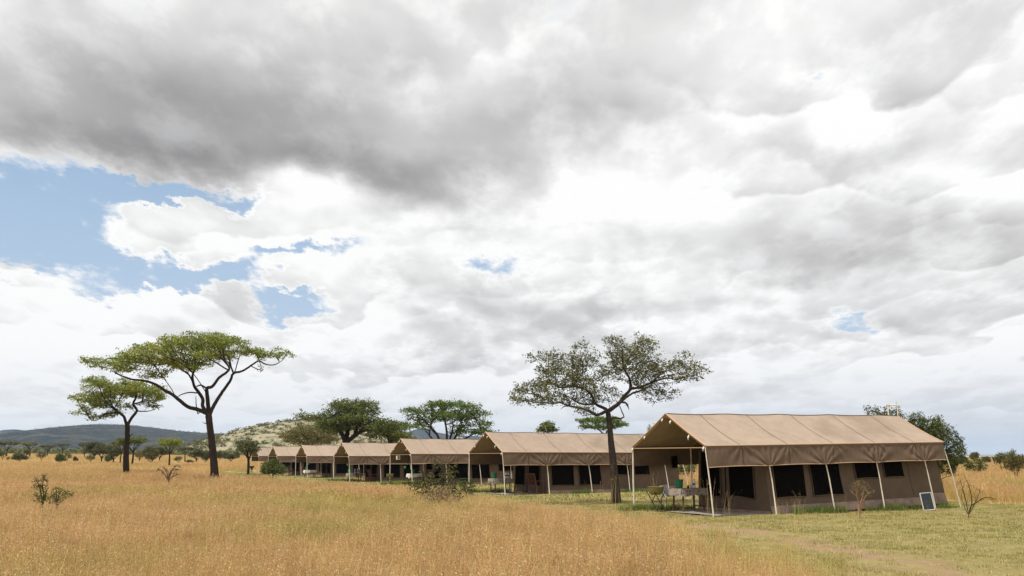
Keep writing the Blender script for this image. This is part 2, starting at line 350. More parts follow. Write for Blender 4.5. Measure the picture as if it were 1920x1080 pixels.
def build_ground():
    na, nr = 420, 330
    az = np.linspace(-.95, .95, na); r = 2.5*np.exp(np.linspace(0, 1, nr)*math.log(9000/2.5))
    A, R = np.meshgrid(az, r, indexing='ij'); X = R*np.sin(A); Y = R*np.cos(A)
    Z = gz(X, Y)
    near = np.clip(1-R/120, 0, 1)
    Z += near*.02*np.sin(X*1.7+np.sin(Y*1.3)*1.5)*np.sin(Y*1.9+X*.4)
    V = np.stack([X, Y, Z], -1).reshape(-1, 3)
    i = np.arange(na-1)[:, None]*nr+np.arange(nr-1)[None]
    Fq = np.stack([i, i+nr, i+nr+1, i+1], -1).reshape(-1, 4)
    # rest of the disc, coarse, behind and beside the camera
    m = bpy.data.materials.new('savanna_ground'); m.use_nodes = True; T = NT(m.node_tree)
    bs = T.n['Principled BSDF']; bs.inputs['Roughness'].default_value = .95; bs.inputs['Specular IOR Level'].default_value = .1
    pos = T.new('ShaderNodeNewGeometry').outputs['Position']
    at_ = T.new('ShaderNodeAttribute', attribute_name='mown')
    n1 = T.noise(pos, .9, 6, .65); n2 = T.noise(pos, 6., 6, .7); n3 = T.noise(pos, .035, 5, .6)
    tall = T.mix(T.mr(n3, .35, .65), (.42, .31, .145), (.39, .285, .125))
    tall = T.mix(T.mr(T.noise(pos, .12, 4), .5, .7), tall, (.41, .30, .10))
    mown = T.mix(T.mr(n1, .3, .7), (.165, .138, .048), (.25, .205, .075))
    mown = T.mix(T.mr(n2, .50, .70), mown, (.32, .255, .14))
    mown = T.mix(T.mr(T.noise(pos, 22., 4, .7), .56, .70), mown, (.075, .058, .030))
    # worn reddish track through the mown grass
    def seg(a, b):
        a = Vector((*a, 0)); b = Vector((*b, 0)); ab = b-a
        p = T.v('MULTIPLY', T.v('SUBTRACT', pos, tuple(a)), (1, 1, 0))
        t = T.m('DIVIDE', T.v('DOT_PRODUCT', p, tuple(ab)), ab.length_squared, clamp=True)
        return T.v('LENGTH', T.v('SUBTRACT', p, T.vs(tuple(ab), t)))
    tp = [edge(px, py, 0) for px, py in [(1270, 985), (1400, 998), (1530, 1022), (1660, 1048), (1800, 1078), (1960, 1110)]]
    d = None
    for a, b in zip(tp, tp[1:]):
        q = seg(a, b); d = q if d is None else T.m('MINIMUM', d, q)
    d = T.m('ADD', d, T.mr(n1, .3, .7, -.9, .9))
    tr = T.m('MULTIPLY', T.mr(d, -.35, .70, 1., 0.), T.mr(n2, .34, .50, .55, 1.))
    mown = T.mix(tr, mown, (.26, .165, .105))
    col = T.mix(at_.outputs['Fac'], tall, mown)
    T.link(col, bs.inputs['Base Color'])
    bn = T.new('ShaderNodeBump'); bn.inputs['Strength'].default_value = .6; bn.inputs['Distance'].default_value = .05
    T.link(T.noise(pos, 14., 6, .7), bn.inputs['Height']); T.link(bn.outputs[0], bs.inputs['Normal'])
    me = np_mesh('ground', V, Fq, [m], smooth=True)
    at2 = me.attributes.new('mown', 'FLOAT', 'POINT')
    at2.data.foreach_set('value', inside(MOWN, V[:, 0], V[:, 1]).astype(np.float32))
    tag(link('ground', me), kind='structure')
    a2 = np.linspace(.95, 2*math.pi-.95, 90); r2 = np.concatenate([[0.01], 2.5*np.exp(np.linspace(0, 1, 60)*math.log(9000/2.5))])
    A, R = np.meshgrid(a2, r2, indexing='ij'); X = R*np.sin(A); Y = R*np.cos(A)
    V = np.stack([X, Y, gz(X, Y)-.01], -1).reshape(-1, 3); i = np.arange(89)[:, None]*61+np.arange(60)[None]
    me = np_mesh('ground_behind_camera', V, np.stack([i, i+61, i+62, i+1], -1).reshape(-1, 4), [m], smooth=True)
    tag(link('ground_behind', me), kind='structure')
build_ground()

# ------------------------------------------------------------------ hills
def hill(name, pts, Yc, depth, m, base=-2, rough=.06, n=220, seed=0, front=.5):
    """ridge line pts (px,py) seen at distance Yc; rounded in depth"""
    r = np.random.default_rng(seed)
    px = np.array([p[0] for p in pts], float); py = np.array([p[1] for p in pts], float)
    az = np.linspace(px[0], px[-1], n); top = np.interp(az, px, py)
    k = np.ones(7)/7; top = np.convolve(np.pad(top, 3, 'edge'), k, 'valid')
    W = [at(a, t, Yc) for a, t in zip(az, top)]
    nd = 46; V = []
    ph = r.uniform(0, 6.3, 24)
    for i, w in enumerate(W):
        h = max(w.z-base, .1)
        for j in range(nd+1):
            s = j/nd*2-1
            b = math.cos(s*math.pi/2)**1.15 if s < 0 else math.cos(s*math.pi/2)**.8
            y = Yc+s*depth; x = w.x*(1+s*depth*.35/Yc)
            g = sum(math.sin(x*(.9*2**q)/depth*6+ph[q*3])*math.sin(y*(.9*2**q)/depth*6+ph[q*3+1])*.5**q for q in range(6))
            V.append((x, y, base+h*b*(1+rough*g*(1-b*.9))))
    V = np.array(V); i = np.arange(n-1)[:, None]*(nd+1)+np.arange(nd)[None]
    me = np_mesh(name, V, np.stack([i, i+nd+1, i+nd+2, i+1], -1).reshape(-1, 4), [m], smooth=True)
    return tag(link(name, me), kind='structure')
def hill_mat(name, c1, c2, c3, s1, s2, bump=.8, dist=2., t=(.45, .6)):
    m = bpy.data.materials.new(name); m.use_nodes = True; T = NT(m.node_tree)
    bs = T.n['Principled BSDF']; bs.inputs['Roughness'].default_value = 1; bs.inputs['Specular IOR Level'].default_value = 0
    pos = T.new('ShaderNodeNewGeometry').outputs['Position']
    col = T.mix(T.mr(T.noise(pos, s1, 5, .6), .35, .65), c1, c2)
    col = T.mix(T.mr(T.noise(pos, s2, 5, .65), t[0], t[1]), col, c3)
    T.link(col, bs.inputs['Base Color'])
    bn = T.new('ShaderNodeBump'); bn.inputs['Strength'].default_value = bump; bn.inputs['Distance'].default_value = dist
    T.link(T.noise(pos, s2*1.3, 4, .7), bn.inputs['Height']); T.link(bn.outputs[0], bs.inputs['Normal']); return m
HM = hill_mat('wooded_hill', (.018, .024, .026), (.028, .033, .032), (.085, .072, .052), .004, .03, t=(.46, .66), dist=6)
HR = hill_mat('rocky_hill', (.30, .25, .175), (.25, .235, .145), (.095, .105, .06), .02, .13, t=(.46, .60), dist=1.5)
hill('hills', [(-420, 835), (-200, 826), (-60, 824), (0, 821), (50, 818), (100, 812), (140, 803), (172, 801), (205, 797), (245, 797), (300, 803), (345, 809), (400, 813), (470, 815), (560, 820), (700, 830), (900, 845), (1000, 858)], 2300, 900, HM, seed=1)
hill('far_hill', [(-60, 850), (-30, 824), (0, 812), (16, 806), (32, 805), (45, 812), (70, 825), (110, 850)], 3300, 500, HM, seed=2)
hill('distant_hill', [(560, 850), (640, 830), (720, 818), (765, 812), (785, 804), (800, 802), (815, 810), (850, 816), (900, 818), (960, 830), (1060, 852)], 3800, 700, HM, seed=5)
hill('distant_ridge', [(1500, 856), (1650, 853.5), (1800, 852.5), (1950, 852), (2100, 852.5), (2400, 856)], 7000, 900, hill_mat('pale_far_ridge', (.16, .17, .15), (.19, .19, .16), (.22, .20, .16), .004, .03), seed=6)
hill('rocky_hill', [(330, 864), (370, 843), (400, 831), (430, 816), (455, 812), (470, 804), (500, 800), (520, 796), (545, 790), (580, 788), (640, 789), (700, 798), (740, 812), (790, 828), (830, 840), (900, 858)], 640, 190, HR, seed=3, rough=.10)

# ------------------------------------------------------------------ tents
TW, TL, TE, TR, VB = 3.5, 10.88, 2.0, 3.0, 1.385       # width, length, eave, ridge, bottom of the valance
POSTS = [0, 2.42, 4.84, 7.25, 9.68, 10.86]
SEAMS = [1.38, 3.36, 5.37, 7.37, 9.37]
def roof_pt(u, v, lift=0.):
    """u along the ridge, v 0..1 from near eave over the ridge to the far eave"""
    a = v*2 if v <= .5 else 2-v*2
    y = v*TW; z = TE+(TR-TE)*a
    bay = math.sin(math.pi*min(1, max(0, ((u/2.42) % 1))))
    z -= .030*bay*a+.05*math.sin(math.pi*a)*(.6+.4*bay)
    z += .008*math.sin(u*5.1+a*3)*math.sin(a*math.pi)
    for p in POSTS[1:5]:
        d = math.hypot(u-p, a*2.); z += .010*math.sin(math.atan2(u-p, a*2.+.05)*7)*math.exp(-(d/.9)**2)*math.sin(a*math.pi)**.5
    return Vector((u, y, z+lift))
def fold(u, q, ph=0.):
    """outward push of the hanging valance; q 0 top .. 1 bottom"""
    o = 0.
    for p in POSTS[1:5]:
        du = u-p; dz = (1-q)*.62+.05; an = math.atan2(du, dz); d = math.hypot(du, dz)
        o += .023*math.sin(an*13+ph)*math.exp(-(d/.75)**2)*min(1, d*6)
    for p in SEAMS:
        du = u-p; dz = q*.5+.08; an = math.atan2(du, dz)
        o += .024*math.cos(an*11+p)*math.exp(-(math.hypot(du, dz)/.55)**2)
    o += .022*math.sin(u*2.6+ph+q*2.5)*q+.004*math.sin(u*31+q*5)*(1-q)
    return o
def make_tent(detail=1):
    t = empty('safari_tent')
    nu = 110
    b = MB(); b.grid(lambda s, r: roof_pt(s*TL, r), nu, 32)
    for u in SEAMS:
        b.grid(lambda s, r, u=u: roof_pt(u-.05*math.sin(2*math.pi*s)+.012*(r-.5)*2, s, .007), 40, 1, 1)
    for e in (0, 1):                                    # bound edges of the gable ends
        uu = .0 if e == 0 else TL
        b.tube([roof_pt(uu, k/16, .006) for k in range(17)], .022, 6, 2)
    b.tube([roof_pt(TL*k/30, 0, .0)+Vector((0, -.006, .004)) for k in range(31)], .020, 6, 2)
    b.tube([roof_pt(TL*k/30, .5, .008) for k in range(31)], .014, 5, 1)
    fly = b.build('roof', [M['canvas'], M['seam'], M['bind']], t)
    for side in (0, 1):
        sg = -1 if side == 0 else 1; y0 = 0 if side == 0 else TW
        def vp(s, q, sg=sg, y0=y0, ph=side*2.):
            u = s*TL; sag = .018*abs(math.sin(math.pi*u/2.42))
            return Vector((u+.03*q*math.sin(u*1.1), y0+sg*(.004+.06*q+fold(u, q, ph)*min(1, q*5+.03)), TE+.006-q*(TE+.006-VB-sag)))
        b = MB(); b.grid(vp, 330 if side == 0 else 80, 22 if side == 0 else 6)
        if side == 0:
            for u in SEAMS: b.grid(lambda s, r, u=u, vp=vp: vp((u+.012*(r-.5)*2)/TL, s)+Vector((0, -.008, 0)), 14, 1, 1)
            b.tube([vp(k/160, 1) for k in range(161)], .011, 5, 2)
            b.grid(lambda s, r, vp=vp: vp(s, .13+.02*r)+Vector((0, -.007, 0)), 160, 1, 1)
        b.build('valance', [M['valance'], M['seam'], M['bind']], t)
    # inner tent
    U0, U1, V0, V1 = 2.6, 11.0, .32, 3.2
    def wall(s, r):                                     # near side, s along, r up
        u = U0+(U1-U0-.22*r)*s; sp = (1-r); e = min(1, s*12)
        return Vector((u, V0-.17*sp**1.3+e*(.018*math.sin(u*1.9+r*4)*sp+.012*math.sin(u*6+r*7)), -.14+2.02*r))
    def front(s, r):                                    # porch side, s from the near corner across
        v = V0-.17*(1-r)**1.3*(1-s)+(V1-V0+.1)*s
        return Vector((U0-.10*(1-r)*min(1, s*6)+.012*math.sin(v*5+r*3), v, -.14+2.02*r))
    b = MB(); b.grid(wall, 70, 14); b.grid(front, 26, 14)
    b.grid(lambda s, r: Vector((U0+(U1-U0-.22*r)*s, V1+.17*(1-r), -.14+2.02*r)), 30, 6)
    b.grid(lambda s, r: Vector((U1-.22*r, V0-.17*(1-r)+(V1-V0+.34*(1-r))*s, -.14+2.02*r)), 14, 6)
    b.grid(lambda s, r: Vector((U0+(U1-.22-U0)*s, V0+(V1-V0)*r, 1.88+.62*(1-abs(r*2-1)))), 10, 8)  # ceiling under the fly
    for e in (U0, U1-.22):
        k = len(b.V); b.V += [Vector((e, V0, 1.88)), Vector((e, V1, 1.88)), Vector((e, (V0+V1)/2, 2.5))]; b.face([k, k+1, k+2])
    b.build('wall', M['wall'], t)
    # lighter mud-stained hem, rumpled
    b = MB()
    b.grid(lambda s, r: wall(s, .03+r*(.125+.05*(s > .87)))+Vector((0, -.016-.05*(1-r)+.02*math.sin(s*75+r*3), 0)), 130, 4)
    b.grid(lambda s, r: front(s, .03+r*.05)+Vector((-.02-.06*(1-r)+.02*math.sin(s*25), 0, 0)), 30, 3)
    b.build('hem', M['hem'], t)
    # dark netted windows, stretched a little out of true
    def window(fn, off, s0, s1, z0, z1, name='window', skew=0.):
        rr = lambda z: (z+.14)/2.02
        def p(s, r, o=0.):
            ss = s0+(s1-s0)*s; bow = .012*math.sin(math.pi*s)+skew*s
            return fn(ss, rr(z0+(z1-z0)*r+bow*(1-r)))+off*(1+o)
        b = MB(); b.grid(p, 12, 12); w = b.build(name, M['net'], t)
        f = MB(); pad = .006*(1 if s1 > s0 else -1)
        ring = [p(k/8, 0, .3) for k in range(9)]+[p(1, k/8, .3) for k in range(1, 9)]+[p(1-k/8, 1, .3) for k in range(1, 9)]+[p(0, 1-k/8, .3) for k in range(1, 9)]
        f.tube(ring, .014, 5); f.build('window_frame', M['wall'], w)
    S = lambda u: (u-U0)/(U1-U0)
    for u0, u1, z0 in ((2.87, 4.2, .40), (4.5, 5.88, .40), (6.6, 7.72, .87), (8.05, 9.05, .87)):
        window(wall, Vector((0, -.03, 0)), S(u0), S(u1), z0, 1.78)
    Q = lambda v: (v-.2)/(V1-V0+.1)
    window(front, Vector((-.03, 0, 0)), Q(.66), Q(1.72), .36, 1.72, skew=.07)
    window(front, Vector((-.03, 0, 0)), Q(2.12), Q(3.02), .38, 1.80, name='door')
    b = MB(); b.tube([front(Q(1.9), r/10)+Vector((-.02, .012*math.sin(r*2.3), 0)) for r in range(11)], .014, 5)
    b.build('zip', M['net'], t)
    b = MB(); b.tube([wall(S(9.35), r/10)+Vector((0, -.012, 0)) for r in range(11)], .009, 5); b.build('wall_seam', M['seam'], t)
    # pole frame
    def pole(name, pts, r, m='pole', n=8): return MB().tube(pts, r, n).build(name, M[m], t)
    tips = [.12, .13, .24, .16, .30, .48]
    for i, u in enumerate(POSTS):
        yb = -.12 if i else -.06
        j = Vector((u+tips[i]*.5+.015*math.sin(u*3), yb*.5, .9))
        pole('pole', [(u, .03, TE-.03), j, (u+tips[i], yb, -.28)], [.017, .020, .023])
        if i in (0, 1, 2, 3, 4, 5): pole('pole', [(u, TW-.03, TE-.03), (u+.05+.02*i, TW+.08, .9), (u+.10+.05*i, TW+.15, -.28)], [.024, .027, .03], 'pole' if i == 0 else 'pole')
    for u in (.02, 2.42, TL-.02):
        pole('rafter', [roof_pt(u, .0, -.05), roof_pt(u, .25, -.045), roof_pt(u, .5, -.05)], .018, 'pole_dark')
        pole('rafter', [roof_pt(u, 1., -.05), roof_pt(u, .75, -.045), roof_pt(u, .5, -.05)], .018, 'pole_dark')
        pole('crossbar', [(u, .02, TE-.05), (u, TW-.02, TE-.05)], .014, 'pole_dark')
    pole('ridge_pole', [(0.03, TW/2, TR-.09), (TL-.03, TW/2, TR-.09)], .028, 'pole_dark')
    pole('eave_pole', [(0.03, .03, TE-.045), (TL-.03, .03, TE-.045)], .022, 'pole_dark')
    pole('eave_pole', [(0.03, TW-.03, TE-.045), (TL-.03, TW-.03, TE-.045)], .022, 'pole_dark')
    for (v, dz, ln) in ((.02, 0, .13), (.20, 0, .15), (.43, -.02, .10), (.54, -.02, .09), (.80, 0, .09), (.985, 0, .14)):
        p = roof_pt(-.01, v, -.05+dz)
        MB().tube([p, p+Vector((-.03, .01, -ln*.5)), p+Vector((-.01, .03, -ln))], [.016, .028, .014], 6).build('tie_strap', M['white'], t)
    p = roof_pt(2.42, .93, -.08)
    return t
proto_tent = make_tent()
TENTS = []
tspec = [  # x, y, z, angle, tilt, label
    (5.66, 26.75, .04, .52, .19, 'nearest and largest brown canvas safari tent on the right, open porch gable to the left'),
    (-.44, 43.78, -.07, .52, 0, 'second nearest brown safari tent, directly behind the grey acacia trunk'),
    (-6.45, 58.9, -.11, .52, .0, 'third nearest brown safari tent, standing behind the tall tan and green bush'),
    (None, 68.5, 654.5, .51, 0, 'fourth nearest brown safari tent, with a bright green bucket on its porch table'),
    (None, 83.6, 575.3, .51, 0, 'fifth tent of the row, brown canvas below the big dark spreading acacia'),
    (None, 94.5, 519.8, .51, 0, 'sixth tent of the row, small, brown, just right of the round green bush'),
    (None, 107., 485.2, .51, 0, 'farthest tent of the row, mostly behind the round green bush')]
for i, (x, y, z, an, dz, lab) in enumerate(tspec):
    if x is None:
        p = at(z, 855.0, y); x = p.x; z = p.z-2.0
    t = proto_tent if i == 0 else copy_tree(proto_tent)
    t.location = (x, y, z); t.rotation_euler = (0, -math.atan(dz/TL), an)
    tag(t, lab, 'tent', 'safari tents pitched in a receding row'); TENTS.append((x, y, z, an))
def TP(i, u, v, z=0.):
    x, y, zz, a = TENTS[i]
    X = x+math.cos(a)*u-math.sin(a)*v; Y = y+math.sin(a)*u+math.cos(a)*v
    return Vector((X, Y, zz+z if i else G(X, Y)+z))

# ------------------------------------------------------------------ porch furniture
def make_table():
    t = empty('porch_table')
    for a, (x, y) in enumerate(((.10, .06), (.10, .50), (.95, .06), (.95, .50))):
        MB().tube([(x+(.02 if x < .5 else -.02), y, .70), (x, y+(-.02 if y < .3 else .02), 0)], [.032, .027], 8).build('leg', M['wood'], t)
    for x in (.10, .95): MB().tube([(x, .05, .17), (x, .51, .17)], .019, 6).build('stretcher', M['wood'], t)
    MB().box((.525, .28, .705), (1.04, .56, .025)).build('tabletop', M['wood'], t, smooth=False)
    return t
def make_cloth(m, drop=.23):
    def p(s, r, a=0):
        # r: 0 front hem .. 1 back hem over a soft rectangle; s left .. right
        x0, x1, y0, y1 = -.02, 1.07, -.02, .58
        return None
    b = MB(); x0, x1, y0, y1 = -.015, 1.065, -.012, .572; zt = .7225
    b.grid(lambda s, r: Vector((x0+(x1-x0)*s, y0+(y1-y0)*r, zt)), 12, 8)
    def skirt(p0, p1, nrm, dr0, dr1):
        p0 = Vector(p0); p1 = Vector(p1); nrm = Vector(nrm); L = (p1-p0).length
        b.grid(lambda s, r: p0.lerp(p1, s)+nrm*(.035*r+.02*r*math.sin(s*L*16))+Vector((0, 0, -(dr0+(dr1-dr0)*s+.02*math.sin(s*9))*r)), 24, 8)
    skirt((x0, y0, zt), (x1, y0, zt), (0, -1, 0), drop, drop*.82); skirt((x1, y1, zt), (x0, y1, zt), (0, 1, 0), drop, drop)
    skirt((x0, y1, zt), (x0, y0, zt), (-1, 0, 0), drop*.8, drop*1.25); skirt((x1, y0, zt), (x1, y1, zt), (1, 0, 0), drop*.8, drop)
    return b.build('tablecloth', M[m])
def make_bucket(m='bucket'):
    t = empty('bucket')
    b = MB().lathe((0, 0, 0), [(.105, 0), (.112, .02), (.135, .25), (.146, .255), (.146, .275), (.132, .275), (.105, .03)], 22); b.build('bucket_body', M[m], t)
    MB().tube([(math.cos(a)*.143, .0, .245+.0-.09*math.sin(a)*0) if False else (math.cos(a)*.143, -math.sin(a)*.11, .25-.10*math.sin(a)) for a in np.linspace(0, math.pi, 12)], .004, 5).build('bucket_handle', M['steel'], t)
    return t
def make_bottle():
    t = empty('water_bottle')
    MB().lathe((0, 0, 0), [(.036, 0), (.038, .02), (.036, .10), (.038, .17), (.030, .20), (.014, .235), (.014, .25)], 14).build('bottle_body', M['water'], t)
    MB().lathe((0, 0, .09), [(.0395, 0), (.0395, .055)], 14).build('bottle_label', M['blue'], t)
    MB().lathe((0, 0, .25), [(.017, 0), (.017, .022)], 12).build('cap', M['plastic'], t)
    return t
def make_basin(m):
    t = empty('wash_basin_stand')
    b = MB().lathe((.0, 0, .56), [(.12, -.06), (.20, -.02), (.225, .06), (.24, .16), (.25, .165), (.24, .175), (.20, .03)], 20)
    b.build('basin', M[m], t)
    for sx in (-1, 1):
        for sg in (-1, 1):
            MB().tube([(-.20*sg, .19*sx, .60), (.20*sg, .19*sx+.0, 0)], .014, 6).build('leg', M['steel'], t)
    MB().tube([(-.0, -.19, .30), (0, .19, .30)], .008, 6).build('cross_rod', M['steel'], t)
    return t
def make_tripod_basin(m):
    t = empty('wash_basin_stand')
    MB().lathe((0, 0, .40), [(.03, 0), (.12, .13), (.24, .33), (.25, .335), (.24, .345), (.10, .14)], 20).build('basin', M[m], t)
    for a in (.4, 2.5, 4.6):
        MB().tube([(math.cos(a+3.1)*.07, math.sin(a+3.1)*.07, .46), (math.cos(a)*.22, math.sin(a)*.22, 0)], .011, 6).build('leg', M['steel'], t)
    return t
def make_chair():
    t = empty('wooden_chair'); W = M['wood']
    for x in (-.26, .26):
        MB().tube([(x, -.24, 0), (x, -.22, .62)], .020, 6).build('leg', W, t); MB().tube([(x, .26, 0), (x, .24, .42)], .020, 6).build('leg', W, t)
        MB().box((x, .0, .63), (.06, .56, .022)).build('armrest', W, t, smooth=False)
    b = MB()
    for k in range(6): b.box((0, -.20+k*.085, .40), (.50, .065, .018))
    b.build('seat', W, t, smooth=False)
    b = MB()
    for k in range(6): b.tube([(-.20+k*.08, .22, .40), (-.20+k*.08, .40, .98)], .017, 6)
    b.tube([(-.26, .24, .40), (-.26, .41, .99)], .02, 6); b.tube([(.26, .24, .40), (.26, .41, .99)], .02, 6)
    b.tube([(-.26, .41, .97), (.26, .41, .97)], .026, 6)
    b.build('backrest', W, t)
    return t
ptable, pbuck, pbott, pbas, ptri, pchair = make_table(), make_bucket(), make_bottle(), make_basin('basin'), make_tripod_basin('basin_g'), make_chair()
used = set()
def place(proto, p, rz, label, cat, group=None, s=1.):
    o = proto if proto.name not in used else copy_tree(proto); used.add(proto.name)
    o.location = p; o.rotation_euler = (0, 0, rz); o.scale = (s, s, s)
    for k in ('label', 'category', 'group'):
        if k in o: del o[k]
    return tag(o, label, cat, group)
def swap(o, m):
    for c in o.children:
        if c.name.startswith(('bucket_body', 'basin')): c.data = c.data.copy(); c.data.materials[0] = M[m]
pcl1 = make_cloth('cloth'); pcl2 = make_cloth('cloth_plain', .24)
tb = {0: (.72, 2.05, 'wooden trestle table under printed cloth on the nearest tent porch', 'cream cloth with dark leaf print over the nearest porch table'),
      1: (.62, 2.0, 'wooden table under printed cloth on the second tent porch, two bottles on it', 'printed cloth with a pale left end on the second tent table'),
      2: (.75, 1.8, 'porch table half behind the tall tan bush at the third tent', 'plain white cloth on the table behind the tall tan bush'),
      3: (.45, 1.2, 'table on the fourth tent porch carrying a bright green bucket', 'small-print cloth under the bright green bucket at the fourth tent'),
      4: (.4, 1.6, 'low table under a white cloth on the fifth tent porch', 'white cloth on the table of the fifth tent'),
      5: (.9, 1.4, 'little table on the sixth tent porch by the round green bush', 'pale cloth on the sixth tent table by the round green bush')}
for i, (u, v, l1, l2) in tb.items():
    a = TENTS[i][3]
    def on(du, dv, dz, i=i, u=u, v=v): return TP(i, u, v)+Matrix.Rotation(TENTS[i][3], 3, 'Z')@Vector((du, dv, dz))
    place(ptable, TP(i, u, v), a, l1, 'table', 'tables on the tent porches')
    c = pcl1 if i in (0,) else pcl2 if i == 2 else (pcl1 if i in (1, 3) else pcl2).copy()
    if i not in (0, 2): COL.objects.link(c)
    c.location = TP(i, u, v); c.rotation_euler = (0, 0, a)
    tag(c, l2, 'tablecloth', 'cloths on the porch tables')
    bl = {0: 'dark green plastic bucket at the left end of the nearest porch table', 1: 'dark green bucket on the pale left end of the second tent table', 2: 'dark green bucket on the table behind the tall tan bush',
          3: 'bright light green bucket on the fourth tent table', 4: 'small green bucket on the white-clothed table of the fifth tent', 5: 'tiny green bucket on the sixth tent table by the round bush'}[i]
    k = place(pbuck, on(.17 if i != 2 else .30, .30, .724), 1.2, bl, 'bucket', 'plastic buckets on the porch tables', 1.0)
    if i == 3: swap(k, 'bucket_l')
place(pbott, TP(0, .72, 2.05)+Matrix.Rotation(.52, 3, 'Z')@Vector((.74, .25, .724)), 0, 'single clear water bottle with blue band on the nearest porch table', 'bottle', 'water bottles on the porch tables', 1.05)
for du, l in ((.80, 'left bottle of the pair on the second tent table'), (.94, 'right bottle of the pair on the second tent table')):
    place(pbott, TP(1, .62, 2.0)+Matrix.Rotation(.52, 3, 'Z')@Vector((du, .2, .724)), 0, l, 'bottle', 'water bottles on the porch tables', 1.2)
for du, l in ((.55, 'left bottle of the pair on the fourth tent table'), (.78, 'right bottle of the pair on the fourth tent table')):
    place(pbott, TP(3, .45, 1.2)+Matrix.Rotation(.52, 3, 'Z')@Vector((du, .2, .724)), 0, l, 'bottle', 'water bottles on the porch tables', 1.3)
# jars beside the bottle on the nearest table
for du, h, m, l in ((.47, .085, 'dark', 'little dark jar on the nearest porch table, next to the pale jar'), (.57, .075, 'cloth_plain', 'little pale jar between dark jar and water bottle')):
    j = empty('jar', TP(0, .72, 2.05)+Matrix.Rotation(.52, 3, 'Z')@Vector((du, .22, .7235)), 0, l, 'jar', 'small jars on the nearest porch table')
    MB().lathe((0, 0, 0), [(.030, 0), (.032, .01), (.032, h*.8), (.024, h*.9)], 12).build('jar_body', M[m], j)
    MB().lathe((0, 0, h*.9), [(.026, 0), (.026, .018)], 12).build('lid', M['dark'], j)
place(pbas, TP(0, .30, 2.78), .50, 'olive canvas wash basin on crossed metal legs, left of the nearest porch table', 'basin stand', 'wash basin stands by the porches', 1.06)
place(ptri, TP(1, -.75, 2.6), .3, 'dark green cone basin on tripod legs left of the second tent porch', 'basin stand', 'wash basin stands by the porches')
o = place(pbas, TP(2, -.8, 1.5), .4, 'pale yellowish basin on crossed legs left of the third tent', 'basin stand', 'wash basin stands by the porches'); swap(o, 'basin')
place(ptri, at(472, 878, 96)+Vector((0, 0, -.62)), .3, 'small black basin on a stand alone in the grass left of the round bush', 'basin stand', 'wash basin stands by the porches', 1.15)
place(pchair, TP(1, 2.05, .35), 2.4, 'red-brown slatted wooden armchair before the second tent door', 'chair', 'wooden chairs on the porches')
place(pchair, TP(3, 1.35, 1.0), 2.6, 'left wooden chair of the pair at the fourth tent', 'chair', 'wooden chairs on the porches')
place(pchair, TP(3, 2.15, .6), 2.2, 'right wooden chair of the pair at the fourth tent', 'chair', 'wooden chairs on the porches')
place(pchair, TP(2, 2.0, .75), 2.3, 'wooden chair at the third tent, half behind the tall tan bush', 'chair', 'wooden chairs on the porches')
place(pchair, TP(5, 1.7, .3), 2.3, 'wooden chair at the sixth tent, right of the round green bush', 'chair', 'wooden chairs on the porches')
# mats
def porch_mat(i, u0, v0, lu, lv, label):
    b = MB(); b.grid(lambda s, r: Vector((s*lu, r*lv, .014+.006*math.sin(s*9+r*4))), 16, 14); b.grid(lambda s, r: Vector((s*lu, 0, .014*r)), 16, 1)
    o = b.build('porch_mat', M['mat']); o.location = TP(i, u0, v0, .012); o.rotation_euler = (0, 0, TENTS[i][3])
    tag(o, label, 'mat', 'grey mats on the porch floors')
porch_mat(0, .35, .12, 2.1, 2.3, 'worn grey mat on the ground under the nearest tent porch')
porch_mat(1, .25, .25, 2.1, 2.3, 'grey mat under the second tent porch, below table and chair')
# white tray leaning behind the near table
tr = empty('white_tray', TP(0, .72, 2.86), .52, 'white shallow plastic tray on edge behind the nearest porch table', 'tray')
b = MB(); R = Matrix.Rotation(math.radians(-12), 3, 'X')@Matrix.Rotation(math.radians(-7), 3, 'Y')
b.box((0, 0, .62), (.27, .02, .36), R); b.build('tray_base', M['plastic'], tr, smooth=False)
b = MB()
for c, s in (((-.135, -.02, 0), (.014, .05, .38)), ((.135, -.02, 0), (.014, .05, .38)), ((0, -.02, .185), (.284, .05, .014)), ((0, -.02, -.185), (.284, .05, .014))): b.box(Vector((0, 0, .62))+R@Vector(c), s, R)
b.build('rim', M['white'], tr, smooth=False)
b = MB()
b.tube([(-.1, .08, 0), (-.1, .03, .46)], .010, 6); b.tube([(.1, .08, 0), (.1, .03, .46)], .010, 6); b.build('tray_stand', M['steel'], tr)
# dark shaving mirror on the far pole of the nearest tent; paper lantern at the third
mi = empty('hanging_mirror', at(1264.5, 866, 30.6), .52, 'small dark square mirror hanging in the nearest tent porch', 'mirror')
MB().box((0, 0, 0), (.26, .03, .40)).build('mirror_frame', M['dark'], mi, smooth=False)
MB().box((0, -.018, 0), (.20, .012, .33)).build('mirror_glass', M['net'], mi, smooth=False)
ln = empty('hanging_lantern', at(746.5, 858, 60.6), .5, 'small white boxy lantern hanging in the third tent gable', 'lantern')
MB().box((0, 0, 0), (.22, .16, .28)).build('lantern_body', M['cloth_plain'], ln, smooth=False)
b = MB(); b.box((0, 0, .155), (.25, .19, .025)); b.box((0, 0, -.15), (.25, .19, .025)); b.box((0, -.083, 0), (.07, .01, .16)); b.build('lantern_frame', M['bark'], ln, smooth=False)
def green_ball(px, py, Y, label):
    g = empty('hanging_green_cup', at(px, py, Y), 0, label, 'cup', 'green cups hanging on porch poles')
    MB().lathe((0, 0, -.08), [(.045, 0), (.07, .03), (.075, .12), (.07, .13)], 12).build('cup_body', M['bucket_l'], g)
    MB().tube([(0, 0, .05), (0, .0, .13)], .005, 5).build('cup_handle', M['bucket_l'], g)
green_ball(759.5, 876, 60.4, 'green cup hanging at the third tent, left of the front pole')
